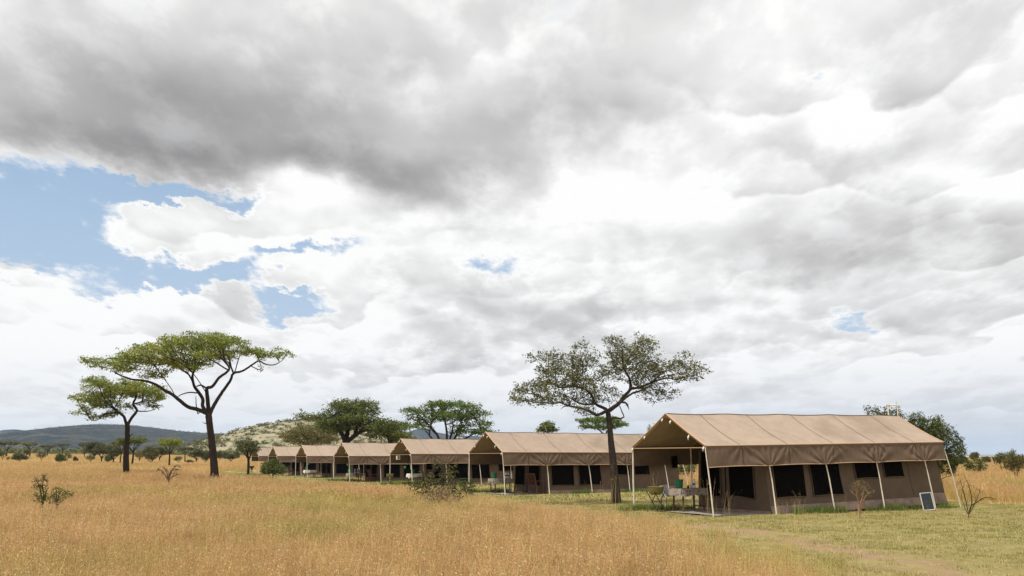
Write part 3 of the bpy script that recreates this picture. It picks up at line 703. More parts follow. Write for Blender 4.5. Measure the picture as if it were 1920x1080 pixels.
green_ball(652, 871, 70.4, 'green cup hanging at the fourth tent, above the bright bucket')
green_ball(578, 870, 85.2, 'green cup hanging at the fifth tent above the white cloth')
# solar panel
sp = empty('solar_panel', (at(1741, 953, 30.25).x, 30.25, G(14, 30.25)), .12, 'dark slatted panel in a white frame leaning near the right end of the nearest tent', 'solar panel')
R = Matrix.Rotation(math.radians(-10), 3, 'X')@Matrix.Rotation(math.radians(-4), 3, 'Y')
MB().box(Vector((0, .05, .30)), (.37, .02, .53), R).build('cell_sheet', M['solar'], sp, smooth=False)
b = MB()
for c, s in (((-.19, 0, 0), (.02, .03, .56)), ((.19, 0, 0), (.02, .03, .56)), ((0, 0, .27), (.36, .03, .02)), ((0, 0, -.27), (.36, .03, .02))): b.box(Vector((0, .05, .30))+R@Vector(c), s, R)
b.build('panel_frame', M['plastic'], sp, smooth=False)
# shower frames behind the tents
for i, (px, hz, l) in enumerate([(1676, 3.75, 'tall wooden shower frame rising behind the right end of the nearest tent'), (1231, 3.75, 'wooden shower frame behind the second tent, beside the nearest gable'),
                                 (1012, 3.55, 'white shower frame just over the second tent ridge, in front of small round tree'), (862, 3.6, 'shower frame behind the third tent, under the wide green tree'), (627, 3.6, 'farthest shower frame, over the fifth tent ridge')]):
    ti = [0, 1, 2, 3, 5][i]; x, y, z, a = TENTS[ti]
    e = TP(ti, 10.2, 5.2)
    p = at(px, 800, e.y)
    f = empty('shower_frame', (p.x, e.y, z), .15, l, 'shower frame', 'shower frames behind the tents')
    for sx in (-.2, .2): MB().tube([(sx, 0, 0), (sx*.97, 0, hz)], .026, 7).build('post', M['pole'], f)
    MB().tube([(-.27, 0, hz-.03), (.27, 0, hz-.05)], .024, 7).build('crossbar', M['pole'], f)
    MB().tube([(.17, .0, hz-.06), (.18, 0, hz-.30), (.17, 0, hz-.62)], [.008, .02, .008], 6).build('rope', M['steel'], f)

# ------------------------------------------------------------------ trees
def smooth_path(pts, rad, step):
    P = [np.array(p, float) for p in pts]; out = []; rr = []
    P2 = [2*P[0]-P[1]]+P+[2*P[-1]-P[-2]]; R2 = [rad[0]]+list(rad)+[rad[-1]]
    for i in range(1, len(P2)-2):
        L = np.linalg.norm(P2[i+1]-P2[i]); k = max(1, int(L/step))
        for j in range(k):
            t = j/k; a, b, c, d = P2[i-1:i+3]
            out.append(.5*((2*b)+(-a+c)*t+(2*a-5*b+4*c-d)*t*t+(-a+3*b-3*c+d)*t**3)); rr.append(R2[i]*(1-t)+R2[i+1]*t)
    out.append(P[-1]); rr.append(rad[-1]); return out, rr
def grow(limbs, crowns, natt, step, r, di=1.6, dk=.35, iters=70, trop=.06, tip=.010, jit=.25, pw=2.35, clump=0., csz=(.5, .22)):
    """limbs: [(pts,rad)], the first starts at the root; crowns: [(centre, radii)] filled by branching towards scattered points"""
    N = []; Par = []; Rm = []
    for k, (pts, rad) in enumerate(limbs):
        o, rr = smooth_path(pts, rad, step)
        if k == 0: par = -1
        else:
            A = np.array(N); par = int(np.argmin(((A-o[0])**2).sum(1))); o = o[1:]; rr = rr[1:]
        for q, (p, ra) in enumerate(zip(o, rr)):
            N.append(p+r.normal(0, .035*step, 3)*(0 if k == 0 and q < 2 else 1)); Par.append(par); Rm.append(ra); par = len(N)-1
    vol = np.array([np.prod(c[1])**.8 for c in crowns]); cnt = np.maximum(4, (natt*vol/vol.sum()).astype(int))
    att = []
    for (c, s), n in zip(crowns, cnt):
        d = r.normal(size=(n, 3)); d /= np.linalg.norm(d, axis=1)[:, None]
        if clump:
            m = max(3, int(np.prod(s)*4.2*clump)); q = r.normal(size=(m, 3)); q /= np.linalg.norm(q, axis=1)[:, None]; q *= (r.random(m)**.35)[:, None]; q[:, 2] = q[:, 2]*.9+.08
            cc = np.array(c)+q*np.array(s); w = r.integers(0, m, n); g = r.normal(size=(n, 3)); g /= np.linalg.norm(g, axis=1)[:, None]; g *= (r.random(n)**.4)[:, None]
            att.append(cc[w]+g*np.array([csz[0], csz[0], csz[1]])*r.uniform(.7, 1.3, m)[w][:, None])
        else: att.append(np.array(c)+d*(r.random(n)**.38)[:, None]*np.array(s))
    att = np.concatenate(att)
    nodes = np.zeros((len(N)+16000, 3)); nodes[:len(N)] = N; n = len(N); n0 = n
    zmin = att[:, 2].min()-1.5
    idx = np.array([i for i in range(n) if nodes[i, 2] > zmin and (Rm[i] < 2.2*tip or r.random() < .13)], int)
    if len(idx) < 6: idx = np.array([i for i in range(n) if nodes[i, 2] > zmin], int)
    D = np.linalg.norm(att[:, None]-nodes[idx][None], axis=2); near = idx[D.argmin(1)]; dist = D.min(1)
    for it in range(iters):
        lim = di if it > 3 else di*1.6
        m = dist < lim
        if not m.any(): break
        ids = near[m]; dirs = att[m]-nodes[ids]; dirs /= np.linalg.norm(dirs, axis=1)[:, None]+1e-9
        u, inv = np.unique(ids, return_inverse=True); s = np.zeros((len(u), 3)); np.add.at(s, inv, dirs)
        s += r.normal(0, jit, s.shape)+np.array([0, 0, trop]); s /= np.linalg.norm(s, axis=1)[:, None]+1e-9
        new = nodes[u]+s*step
        if n+len(new) > len(nodes): break
        nodes[n:n+len(new)] = new; Par += list(u); Rm += [0.]*len(new)
        Dn = np.linalg.norm(att[:, None]-new[None], axis=2); j = Dn.argmin(1); dn = Dn[np.arange(len(att)), j]
        b = dn < dist; near[b] = n+j[b]; dist[b] = dn[b]; n += len(new)
        keep = dist > dk; att = att[keep]; near = near[keep]; dist = dist[keep]
        if len(att) == 0: break
    nodes = nodes[:n]; Par = np.array(Par); acc = np.zeros(n); ch = np.zeros(n, int); rad = np.zeros(n)
    for i in range(n-1, -1, -1):
        rad[i] = max(acc[i]**(1/pw) if acc[i] > 0 else tip, Rm[i])
        if Rm[i] == 0 and i >= n0: pass
        if Par[i] >= 0:
            acc[Par[i]] += min(rad[i], 9)**pw if i >= n0 or Rm[i] == 0 else tip**pw*2; ch[Par[i]] += 1
    # descending from the limbs a twig is never thicker than its parent
    for i in range(n):
        if Par[i] >= 0: rad[i] = min(rad[i], rad[Par[i]])
    return nodes, Par, rad, ch
def strands(nodes, Par, rad, fine=.0):
    n = len(nodes); kids = [[] for _ in range(n)]
    for i in range(n):
        if Par[i] >= 0: kids[Par[i]].append(i)
    V = []; Fq = []
    starts = [(-1, i) for i in range(n) if Par[i] < 0]
    while starts:
        par, i = starts.pop(); ch = [par, i] if par >= 0 else [i]
        while kids[i]:
            ks = sorted(kids[i], key=lambda q: -rad[q]); 
            for q in ks[1:]: starts.append((i, q))
            i = ks[0]; ch.append(i)
        if len(ch) < 2: continue
        P = nodes[ch]; R = rad[ch].copy()
        if par >= 0: R[0] = R[1]
        if R.max() < fine: continue
        R[-1] *= .4
        ns = 10 if R.max() > .08 else 6 if R.max() > .03 else 3
        t = np.gradient(P, axis=0); t /= np.linalg.norm(t, axis=1)[:, None]+1e-9
        a = np.cross(t, [.31, .17, .93] if abs(t[0, 2]) < .9 else [1, .1, 0]); a /= np.linalg.norm(a, axis=1)[:, None]+1e-9
        for k in range(1, len(a)):
            q = a[k-1]-t[k]*np.dot(a[k-1], t[k]); l = np.linalg.norm(q)
            if l > 1e-3: a[k] = q/l
        c = np.cross(t, a); an = np.arange(ns)*2*math.pi/ns
        ring = P[:, None]+(a[:, None]*np.cos(an)[None, :, None]+c[:, None]*np.sin(an)[None, :, None])*R[:, None, None]
        b = sum(len(v) for v in V) if not V else base
        V.append(ring.reshape(-1, 3)); i0 = b+np.arange(len(P)-1)[:, None]*ns+np.arange(ns)[None]; i1 = b+np.arange(len(P)-1)[:, None]*ns+(np.arange(ns)[None]+1) % ns
        Fq.append(np.stack([i0, i1, i1+ns, i0+ns], -1).reshape(-1, 4)); base = b+len(P)*ns
    return np.concatenate(V), np.concatenate(Fq)
def leaves(pos, k, spread, size, r, up=.5, asp=.5, off=(0, 0, 0)):
    n = len(pos)*k; c = np.repeat(pos, k, 0)+r.normal(0, 1, (n, 3))*np.array(spread)+np.array(off)
    nn = r.normal(size=(n, 3)); nn[:, 2] = np.abs(nn[:, 2])+up; nn /= np.linalg.norm(nn, axis=1)[:, None]
    a = np.cross(nn, r.normal(size=(n, 3))); a /= np.linalg.norm(a, axis=1)[:, None]; b = np.cross(nn, a)
    s = size*(.6+.8*r.random(n))[:, None]
    V = np.stack([c-a*s, c-b*s*asp, c+a*s, c+b*s*asp], 1).reshape(-1, 3)
    return V, np.arange(4*n).reshape(-1, 4)
def px_tree(name, Y, limbs, crowns, natt, step, leafm, barkm, label, cat='tree', group=None, seed=1, k=9, spread=.16, size=.055, dy=2.5, di=1.6, dk=.4, lr=.03, asp=.55, tip=.010, fine=0., jit=.25, trop=.06, up=.5, rootz=None, keep=1., clump=0., csz=(.5, .22), thin=1.):
    """limbs in photo pixels (px,py,depth offset,radius px); crowns (px,py,rx,ry,depth offset,depth radius)"""
    r = np.random.default_rng(seed); s = Y/F_PX
    root = limbs[0][0]; p0 = at(root[0], root[1], Y+root[2]); g = G(p0.x, p0.y)
    L = []
    for l in limbs:
        L.append(([np.array(at(q[0], q[1], Y+q[2])) for q in l], [q[3]*s for q in l]))
    if thin != 1: L = [L[0]]+[(a, [q*thin for q in b]) for a, b in L[1:]]
    L[0][0].insert(0, np.array([L[0][0][0][0], L[0][0][0][1], g-.15])); L[0][1].insert(0, L[0][1][0]*1.12)
    C = [(np.array(at(c[0], c[1], Y+c[4])), (c[2]*s, c[5], c[3]*s)) for c in crowns]
    nodes, Par, rad, ch = grow(L, C, natt, step, r, di, dk, tip=tip, jit=jit, trop=trop, clump=clump, csz=csz)
    org = np.array([p0.x, p0.y, g]); nodes = nodes-org
    t = empty(name, tuple(org), 0, label, cat, group)
    V, Fq = strands(nodes, Par, rad, fine)
    link('trunk', np_mesh('trunk', V, Fq, [M[barkm]], smooth=True), t)
    sel = (rad < tip*2.6) & (nodes[:, 2] > (min(c[0][2]-c[1][2]*1.3 for c in C)-g))
    pts = nodes[sel]; pts = pts[r.random(len(pts)) < keep]
    print(name, Y, 'nodes', len(nodes), 'leafnodes', len(pts))
    V, Fq = leaves(pts, k, spread if isinstance(spread, tuple) else (spread, spread, spread*.7), size, r, up, asp)
    link('crown', np_mesh('crown', V, Fq, [M[leafm]]), t)
    return t
# the two umbrella acacias on the left
px_tree('acacia_tree', 52, [
    [(403, 904, 0, 8.4), (402, 882, 0, 7.2), (400.5, 858, 0, 6.6), (397.5, 830, 0, 6.3), (394.5, 808, 0, 6.0), (392, 786, 0, 6.2), (390.5, 774, 0, 6.0)],
    [(390, 776, 0, 4.8), (372, 768, -.3, 4.3), (353, 763, -.7, 4.0), (337, 751, -1, 3.9), (325, 741, -1.2, 3.5), (309, 732, -1.4, 3.2), (290, 720, -1.6, 2.9), (271, 714, -1.8, 2.5), (246, 711, -2, 2.0), (224, 703, -2.1, 1.6), (211, 695, -2.2, 1.1)],
    [(388, 774, 0, 4.2), (380, 762, .5, 4.0), (380, 748, .8, 3.8), (372, 735, 1.0, 3.6), (364, 723, 1.2, 3.2), (361, 704, 1.4, 2.6), (369, 688, 1.6, 2.0), (376, 672, 1.8, 1.4)],
    [(362, 716, 1.2, 2.4), (352, 700, 1.6, 2.0), (338, 692, 1.9, 1.7), (324, 680, 2.1, 1.2), (305, 672, 2.3, .9)],
    [(391, 768, 0, 4.6), (389, 745, -.4, 4.2), (388, 728, -.7, 3.7), (398, 725, -.9, 3.3), (410, 709, -1.1, 3.0), (425, 698, -1.3, 2.6), (430, 690, -1.4, 2.2), (422, 679, -1.6, 1.8), (412, 668, -1.8, 1.3)],
    [(388, 729, -.7, 2.2), (376, 722, -.9, 2.0), (366, 726, -1.2, 1.2)],
    [(372, 737, 1, 1.7), (355, 736, .4, 1.4), (340, 740, 0, 1.1), (330, 746, 0, .6)],
    [(392, 780, 0, 4.8), (399, 764, .5, 4.3), (410, 745, 1.0, 3.8), (422, 728, 1.4, 3.4), (432, 713, 1.6, 3.1), (438, 700, 1.8, 2.8), (454, 696, 2.0, 2.4), (470, 686, 2.2, 2.1), (485, 677, 2.3, 1.8), (498, 683, 2.4, 1.4), (514, 684, 2.5, 1.2), (529, 676, 2.6, .8)],
    [(438, 700, 1.8, 2.2), (433, 688, 1.6, 1.8), (425, 676, 1.4, 1.4)],
    [(470, 686, 2.2, 1.4), (482, 692, 2.0, 1.0), (492, 695, 2.0, .6)],
    [(371, 780, .4, 1.2), (368, 760, .6, 1.1), (367, 742, .6, .7)],
    [(388, 797, 0, 1.3), (383, 793, -.2, 1.0), (379, 791, -.3, .6)], [(394, 838, 0, 1.2), (387, 834, -.2, .9), (383, 833, -.3, .5)]],
    [(196, 682, 34, 10, -2, 1.6), (238, 676, 40, 14, -2, 2.2), (285, 668, 44, 24, -1.2, 3.0), (262, 694, 34, 10, -1, 2.), (330, 660, 46, 26, 0, 3.4), (372, 650, 46, 20, .5, 3.4), (415, 646, 40, 20, 0, 3.2), (430, 638, 22, 14, .5, 2.), (345, 684, 44, 16, 1, 2.6),
     (405, 672, 36, 10, 0, 2.4), (455, 654, 30, 12, 1.5, 2.4), (492, 664, 30, 8, 2.2, 1.8), (524, 664, 22, 8, 2.5, 1.4), (300, 702, 28, 7, 0, 1.6)],
    8500, .135, 'leaf_a', 'bark', 'taller of the two umbrella acacias on the left, its trunk dark and leaning slightly', 'tree', 'umbrella acacias', 5, k=9, spread=(.12, .12, .06), size=.060, di=1.5, dk=.19, tip=.008, trop=.05, jit=.4, keep=.76, clump=1.5, csz=(.66, .26), thin=.84)
px_tree('acacia_tree', 65, [
    [(236, 896, 0, 6.2), (236.5, 880, 0, 5.6), (236.5, 856, 0, 5.0), (238, 830, 0, 4.4), (239, 801, 0, 4.2), (238, 794, 0, 4.2)],
    [(237, 796, 0, 3.2), (232, 781, -.5, 2.8), (222, 773, -.9, 2.4), (208, 775, -1.4, 1.7), (196, 776, -1.8, 1.3), (183, 787, -2, .9), (172, 789, -2.2, .6)],
    [(230, 780, -.5, 1.9), (214, 766, .2, 1.7), (206, 752, .6, 1.4), (200, 742, .8, 1.0)],
    [(239, 798, 0, 3.6), (244, 788, .4, 3.2), (250, 779, .7, 3.1), (257, 770, .9, 2.8), (250, 757, .6, 2.5), (255, 745, .8, 2.2), (254, 732, 1, 1.7), (250, 722, 1, 1.1)],
    [(257, 771, .9, 1.5), (277, 771, 1.4, 1.1), (290, 767, 1.8, .7), (296, 762, 2, .4)],
    [(254, 757, .8, 1.6), (270, 752, 1.3, 1.2), (288, 751, 1.8, .9), (300, 748, 2, .5)],
    [(224, 774, -.9, 1.4), (212, 762, -1.3, 1.1), (196, 752, -1.6, .9)], [(238, 825, 0, 1.4), (244, 818, -.3, 1.2), (250, 811, -.5, .6)]],
    [(170, 752, 28, 15, -1.5, 2.2), (160, 772, 16, 10, -2, 1.4), (188, 778, 22, 7, -1.5, 1.5), (200, 736, 42, 17, -.5, 3.2), (228, 722, 48, 12, 0, 3.4), (258, 732, 38, 16, .8, 3.2), (282, 742, 26, 12, 1.6, 2.2), (285, 762, 18, 5, 1.5, 1.2), (215, 755, 26, 9, -.5, 2.)],
    6000, .15, 'leaf_a', 'bark', 'shorter of the two umbrella acacias on the left, standing farther back under the taller one', 'tree', 'umbrella acacias', 8, k=9, spread=(.13, .13, .07), size=.072, di=1.6, dk=.22, tip=.009, trop=.05, jit=.4, keep=.76, clump=1.3, csz=(.74, .22), thin=.86)
# the open grey acacia before the second tent
px_tree('acacia_tree', 35.3, [
    [(1155, 933, 0, 9.0), (1153, 905, 0, 7.6), (1150.5, 875, 0, 6.8), (1147.5, 845, 0, 6.3), (1145, 822, 0, 5.4), (1143.5, 800, 0, 4.9), (1141.5, 782, 0, 4.9), (1139.5, 771, 0, 4.6)],
    [(1139, 769, 0, 3.2), (1129, 775, -.2, 3.0), (1118, 778, -.3, 2.8), (1107, 772, -.5, 2.5), (1096, 767, -.6, 2.3), (1083, 764, -.8, 2.0), (1067, 761, -1, 1.8), (1050, 755, -1.2, 1.4), (1033, 757, -1.4, 1.1), (1015, 752, -1.6, .7)],
    [(1067, 761, -1, 1.2), (1056, 763, -1, 1.0), (1051, 768, -1, .6)],
    [(1139, 768, 0, 3.4), (1128, 763, .3, 3.0), (1117, 757, .5, 2.7), (1108, 739, .6, 2.4), (1094, 729, .8, 2.1), (1073, 723, 1, 1.9), (1053, 727, 1.2, 1.5), (1030, 718, 1.3, 1.1), (1010, 716, 1.4, .7)],
    [(1117, 757, .5, 2.0), (1095, 758, .9, 1.8), (1078, 752, 1.2, 1.5), (1062, 742, 1.5, 1.2), (1045, 735, 1.7, .8)],
    [(1074, 723, 1, 1.5), (1082, 712, .6, 1.3), (1092, 697, .3, 1.1), (1092, 682, .2, .9), (1088, 668, .2, .6)],
    [(1141, 771, 0, 4.4), (1150, 764, .2, 4.0), (1160, 757, .3, 3.6), (1170, 743, .4, 3.2), (1181, 731, .5, 2.9), (1181, 712, .5, 2.2), (1173, 697, .4, 1.9), (1168, 685, .3, 1.5), (1167, 665, .2, 1.0), (1168, 650, .2, .6)],
    [(1182, 729, .5, 2.3), (1195, 727, .2, 2.2), (1208, 723, -.1, 2.0), (1227, 715, -.3, 1.7), (1250, 709, -.5, 1.4), (1270, 711, -.6, 1.1), (1290, 706, -.8, .7)],
    [(1165, 752, .4, 2.4), (1185, 738, 1.0, 1.9), (1203, 732, 1.4, 1.6), (1220, 722, 1.7, 1.2), (1238, 700, 1.9, .8)],
    [(1181, 712, .5, 1.4), (1195, 697, .8, 1.2), (1210, 684, 1.1, .9), (1220, 668, 1.3, .5)],
    [(1173, 698, .4, 1.2), (1158, 690, .1, 1.0), (1150, 680, 0, .6)],
    [(1142, 788, 0, 2.0), (1152, 783, -.2, 1.7), (1163, 785, -.4, 1.5), (1170, 782, -.5, 1.2), (1166, 772, -.5, 1.0), (1162, 760, -.5, .8)],
    [(1164, 754, .2, 2.2), (1173, 755, 0, 1.8), (1177, 762, -.1, 1.4), (1180, 769, -.1, .6)],
    [(1112, 755, .4, 1.2), (1090, 742, .8, .9), (1085, 730, 1, .6)]],
    [(985, 742, 26, 15, -1.3, 1.2), (1008, 728, 34, 18, -1, 1.6), (1045, 704, 40, 28, 0, 2.0), (1025, 680, 24, 20, .5, 1.4), (1075, 690, 24, 22, .5, 1.5), (1092, 664, 16, 18, .2, 1.), (1085, 722, 34, 18, 0, 1.8), (1045, 745, 30, 12, -1, 1.4), (1110, 745, 28, 12, 0, 1.4),
     (1160, 650, 26, 20, 0, 1.5), (1182, 660, 38, 26, .3, 2.0), (1205, 652, 24, 16, .5, 1.3), (1165, 690, 30, 24, 0, 1.6), (1205, 700, 38, 26, .6, 2.0), (1245, 690, 30, 18, 0, 1.6), (1283, 688, 28, 16, -.5, 1.3), (1304, 693, 18, 12, -.8, .9), (970, 745, 18, 9, -1.3, .8), (1010, 757, 22, 8, -1.3, .8), (1090, 770, 26, 6, -.5, .8), (1240, 742, 26, 8, .6, .9), (1225, 728, 34, 12, 0, 1.6), (1265, 712, 28, 14, -.5, 1.2), (1122, 705, 24, 26, 0, 1.), (1130, 740, 24, 16, .3, 1.2), (1110, 680, 18, 22, 0, .9)],
    9000, .095, 'leaf_c', 'bark_grey', 'open-crowned grey acacia with twisted limbs, its trunk in front of the second tent', 'tree', None, 21, k=5, spread=.07, size=.040, di=1.1, dk=.135, asp=.6, tip=.0042, trop=-.01, jit=.45, keep=.86, clump=5., csz=(.40, .28))
# trees behind the tents
px_tree('acacia_tree', 112, [
    [(650, 858, 0, 8), (650, 840, 0, 7.2), (648, 826, 0, 6.5)], [(648, 828, 0, 5), (640, 812, 0, 4), (628, 800, -1, 3), (612, 790, -2, 2.2), (595, 784, -2, 1.4)], [(648, 828, 0, 5), (652, 806, 1, 4), (650, 785, 1, 2.6), (655, 768, 1, 1.5)],
    [(649, 830, 0, 4.6), (664, 818, 0, 4), (680, 808, 0, 3), (700, 806, 0, 1.8)], [(664, 818, 0, 3), (672, 795, 2, 2.4), (682, 778, 2, 1.4)]],
    [(596, 780, 26, 7, -2, 3), (625, 786, 34, 13, -1, 5), (650, 770, 36, 15, 0, 6), (668, 764, 30, 11, 0, 5), (662, 756, 20, 5, 0, 3), (680, 784, 32, 20, 0, 6), (650, 796, 50, 14, 0, 6), (612, 802, 24, 8, -1, 3), (700, 800, 20, 16, 0, 4)],
    6500, .30, 'leaf_d', 'bark', 'big dark spreading acacia over the fourth and fifth tents', 'tree', 'trees behind the tents', 31, k=10, spread=(.26, .26, .15), size=.12, di=3.2, dk=.42, tip=.018, trop=.06, jit=.35, clump=.16, csz=(1.5, .5))
px_tree('acacia_tree', 108, [
    [(736, 862, 0, 5), (734, 846, 0, 4.5), (732, 832, 0, 4)], [(732, 834, 0, 3.2), (726, 818, 0, 2.6), (712, 808, 0, 1.8), (700, 806, 0, 1.2)], [(732, 834, 0, 3), (740, 816, 1, 2.4), (746, 804, 1, 1.4)]],
    [(732, 792, 24, 9, 0, 4), (715, 804, 28, 11, 0, 4), (742, 806, 26, 12, 0, 4), (752, 818, 18, 9, 0, 3), (728, 818, 26, 6, 0, 3)],
    3000, .30, 'leaf_d', 'bark', 'lower dark acacia just left of the third tent ridge, touching the big dark one', 'tree', 'trees behind the tents', 33, k=10, spread=(.26, .26, .15), size=.12, di=3.2, dk=.42, tip=.018, trop=.06, jit=.35, clump=.2, csz=(1.4, .5))
px_tree('acacia_tree', 95, [
    [(836, 872, 0, 4.6), (835, 856, 0, 4.2), (833, 840, 0, 3.6)], [(834, 850, 0, 3.2), (826, 830, 0, 2.6), (818, 812, 0, 1.8), (806, 798, 0, 1.2)], [(834, 848, 0, 3), (838, 824, 0, 2.4), (836, 800, 0, 1.8), (832, 780, 0, 1)],
    [(835, 850, 0, 3), (850, 826, 1, 2.2), (862, 806, 1, 1.6), (876, 794, 1, 1)], [(835, 852, 0, 2.6), (858, 832, -1, 2), (884, 816, -1, 1.4), (905, 804, -1, .8)], [(834, 852, 0, 2.4), (846, 816, 2, 1.8), (850, 790, 2, 1)], [(833, 845, 0, 2), (812, 824, -2, 1.6), (796, 806, -2, 1)]],
    [(778, 772, 16, 6, -1, 2), (800, 768, 30, 11, 0, 4), (830, 760, 36, 12, 0, 5), (862, 768, 34, 12, 0, 5), (888, 782, 28, 11, 0, 4), (915, 794, 18, 7, 0, 2.5), (840, 784, 46, 14, 0, 5), (796, 790, 24, 8, 0, 3), (880, 806, 30, 12, 0, 4), (905, 810, 22, 7, 0, 2), (782, 800, 12, 5, -1, 2)],
    5500, .25, 'leaf_g', 'bark', 'wide green acacia with many stems behind the third tent', 'tree', 'trees behind the tents', 35, k=9, spread=(.2, .2, .11), size=.105, di=2.8, dk=.36, tip=.016, trop=.06, jit=.35, keep=.9, clump=.2, csz=(1.2, .36))
px_tree('acacia_tree', 128, [
    [(582, 862, 0, 4), (582, 848, 0, 3.4), (580, 838, 0, 3)], [(580, 840, 0, 2.4), (566, 828, 0, 1.8), (548, 820, 0, 1)], [(580, 840, 0, 2.4), (592, 826, 0, 1.8), (606, 820, 0, 1)]],
    [(550, 816, 26, 10, 0, 5), (580, 810, 34, 13, 0, 6), (606, 814, 26, 12, 0, 5), (580, 828, 50, 8, 0, 5), (622, 824, 16, 8, 0, 4)],
    3600, .36, 'leaf_o', 'bark', 'low olive-brown acacia behind the fifth and sixth tents, left of the big dark one', 'tree', 'trees behind the tents', 37, k=11, spread=.32, size=.11, di=2.8, dk=.5, lr=.06, tip=.02, trop=.05)
px_tree('small_tree', 85, [[(1026, 860, 0, 2.4), (1026, 835, 0, 2), (1026, 812, 0, 1.4)]], [(1026, 800, 15, 10, 0, 1.5), (1014, 806, 9, 5, 0, 1), (1038, 806, 9, 5, 0, 1)],
    1200, .16, 'leaf_d', 'bark', 'small round treetop peeping over the second tent roof', 'tree', 'trees behind the tents', 39, k=8, spread=.12, size=.085, di=1.4, dk=.24)
px_tree('acacia_tree', 80, [[(1142, 872, 0, 3), (1141, 850, 0, 2.6), (1138, 826, 0, 2.2), (1132, 812, 0, 1.8)], [(1134, 816, 0, 1.4), (1120, 804, 0, 1.1), (1104, 798, 0, .7)], [(1134, 814, 0, 1.5), (1146, 802, 0, 1.1), (1160, 797, 0, .7)]],
    [(1100, 789, 22, 4, 0, 2), (1128, 787, 36, 5, 0, 3.2), (1158, 796, 20, 5, 0, 2.2), (1110, 800, 24, 5, 0, 2.2), (1140, 800, 26, 5, 0, 2)],
    2200, .2, 'leaf_g', 'bark', 'flat fresh-green acacia top over the second tent roof, behind the grey acacia trunk', 'tree', 'trees behind the tents', 41, k=8, spread=(.14, .14, .07), size=.085, di=1.8, dk=.27, lr=.03, tip=.012)
px_tree('acacia_tree', 100, [[(466, 870, 0, 2.2), (465, 856, 0, 2), (462, 844, 0, 1.5)], [(466, 864, 0, 1.6), (472, 848, 0, 1.3), (478, 836, 0, .8)], [(465, 860, 0, 1.4), (456, 846, 0, 1.1), (450, 836, 0, .7)]],
    [(456, 832, 12, 6, 0, 2.2), (470, 831, 13, 6, 0, 2.4), (464, 842, 18, 7, 0, 2.4), (478, 842, 8, 6, 0, 1.6)],
    1600, .22, 'leaf_f', 'bark', 'small multi-stemmed acacia immediately left of the farthest tent', 'tree', 'trees behind the tents', 43, k=8, spread=.18, size=.10, di=2.0, dk=.32, lr=.04, tip=.014)
# spiky tree behind the right end of the nearest tent
px_tree('thorn_tree', 41, [
    [(1752, 905, 0, 5), (1750, 886, 0, 4.4), (1746, 868, 0, 4)], [(1746, 872, 0, 3), (1730, 846, 0, 2.4), (1708, 820, 0, 1.9), (1690, 800, 0, 1.4), (1672, 786, 0, .9), (1650, 776, 0, .6)], [(1746, 870, 0, 3), (1752, 840, .5, 2.4), (1752, 815, .6, 1.7), (1748, 795, .6, 1)],
    [(1748, 876, 0, 2.6), (1768, 850, -.3, 2), (1785, 838, -.4, 1.3), (1806, 826, -.4, .6)], [(1749, 880, 0, 2.2), (1774, 868, .3, 1.6), (1796, 870, .3, .8)], [(1752, 835, .5, 1.6), (1768, 815, .8, 1.2), (1776, 803, .8, .6)], [(1768, 862, -.3, 1.3), (1785, 856, 0, .9), (1798, 850, 0, .5)], [(1730, 846, 0, 1.6), (1720, 815, .8, 1.1), (1712, 795, .8, .6)]],
    [(1720, 800, 26, 12, 0, 1.2), (1748, 808, 30, 16, 0, 1.5), (1768, 826, 24, 18, 0, 1.4), (1760, 858, 34, 22, 0, 1.4), (1786, 846, 20, 14, 0, 1), (1690, 792, 22, 8, 0, .9), (1640, 772, 14, 4, 0, .6), (1668, 780, 18, 8, 0, .8), (1780, 878, 22, 10, 0, 1), (1730, 830, 30, 20, 0, 1.2)],
    12000, .10, 'leaf_s', 'bark', 'spiky dark green thorn tree behind the right end of the nearest tent', 'tree', None, 45, k=9, spread=(.06, .06, .06), size=.048, di=1.4, dk=.14, clump=14., csz=(.18, .36), tip=.010, trop=.15, jit=.12, up=.2, asp=.35)

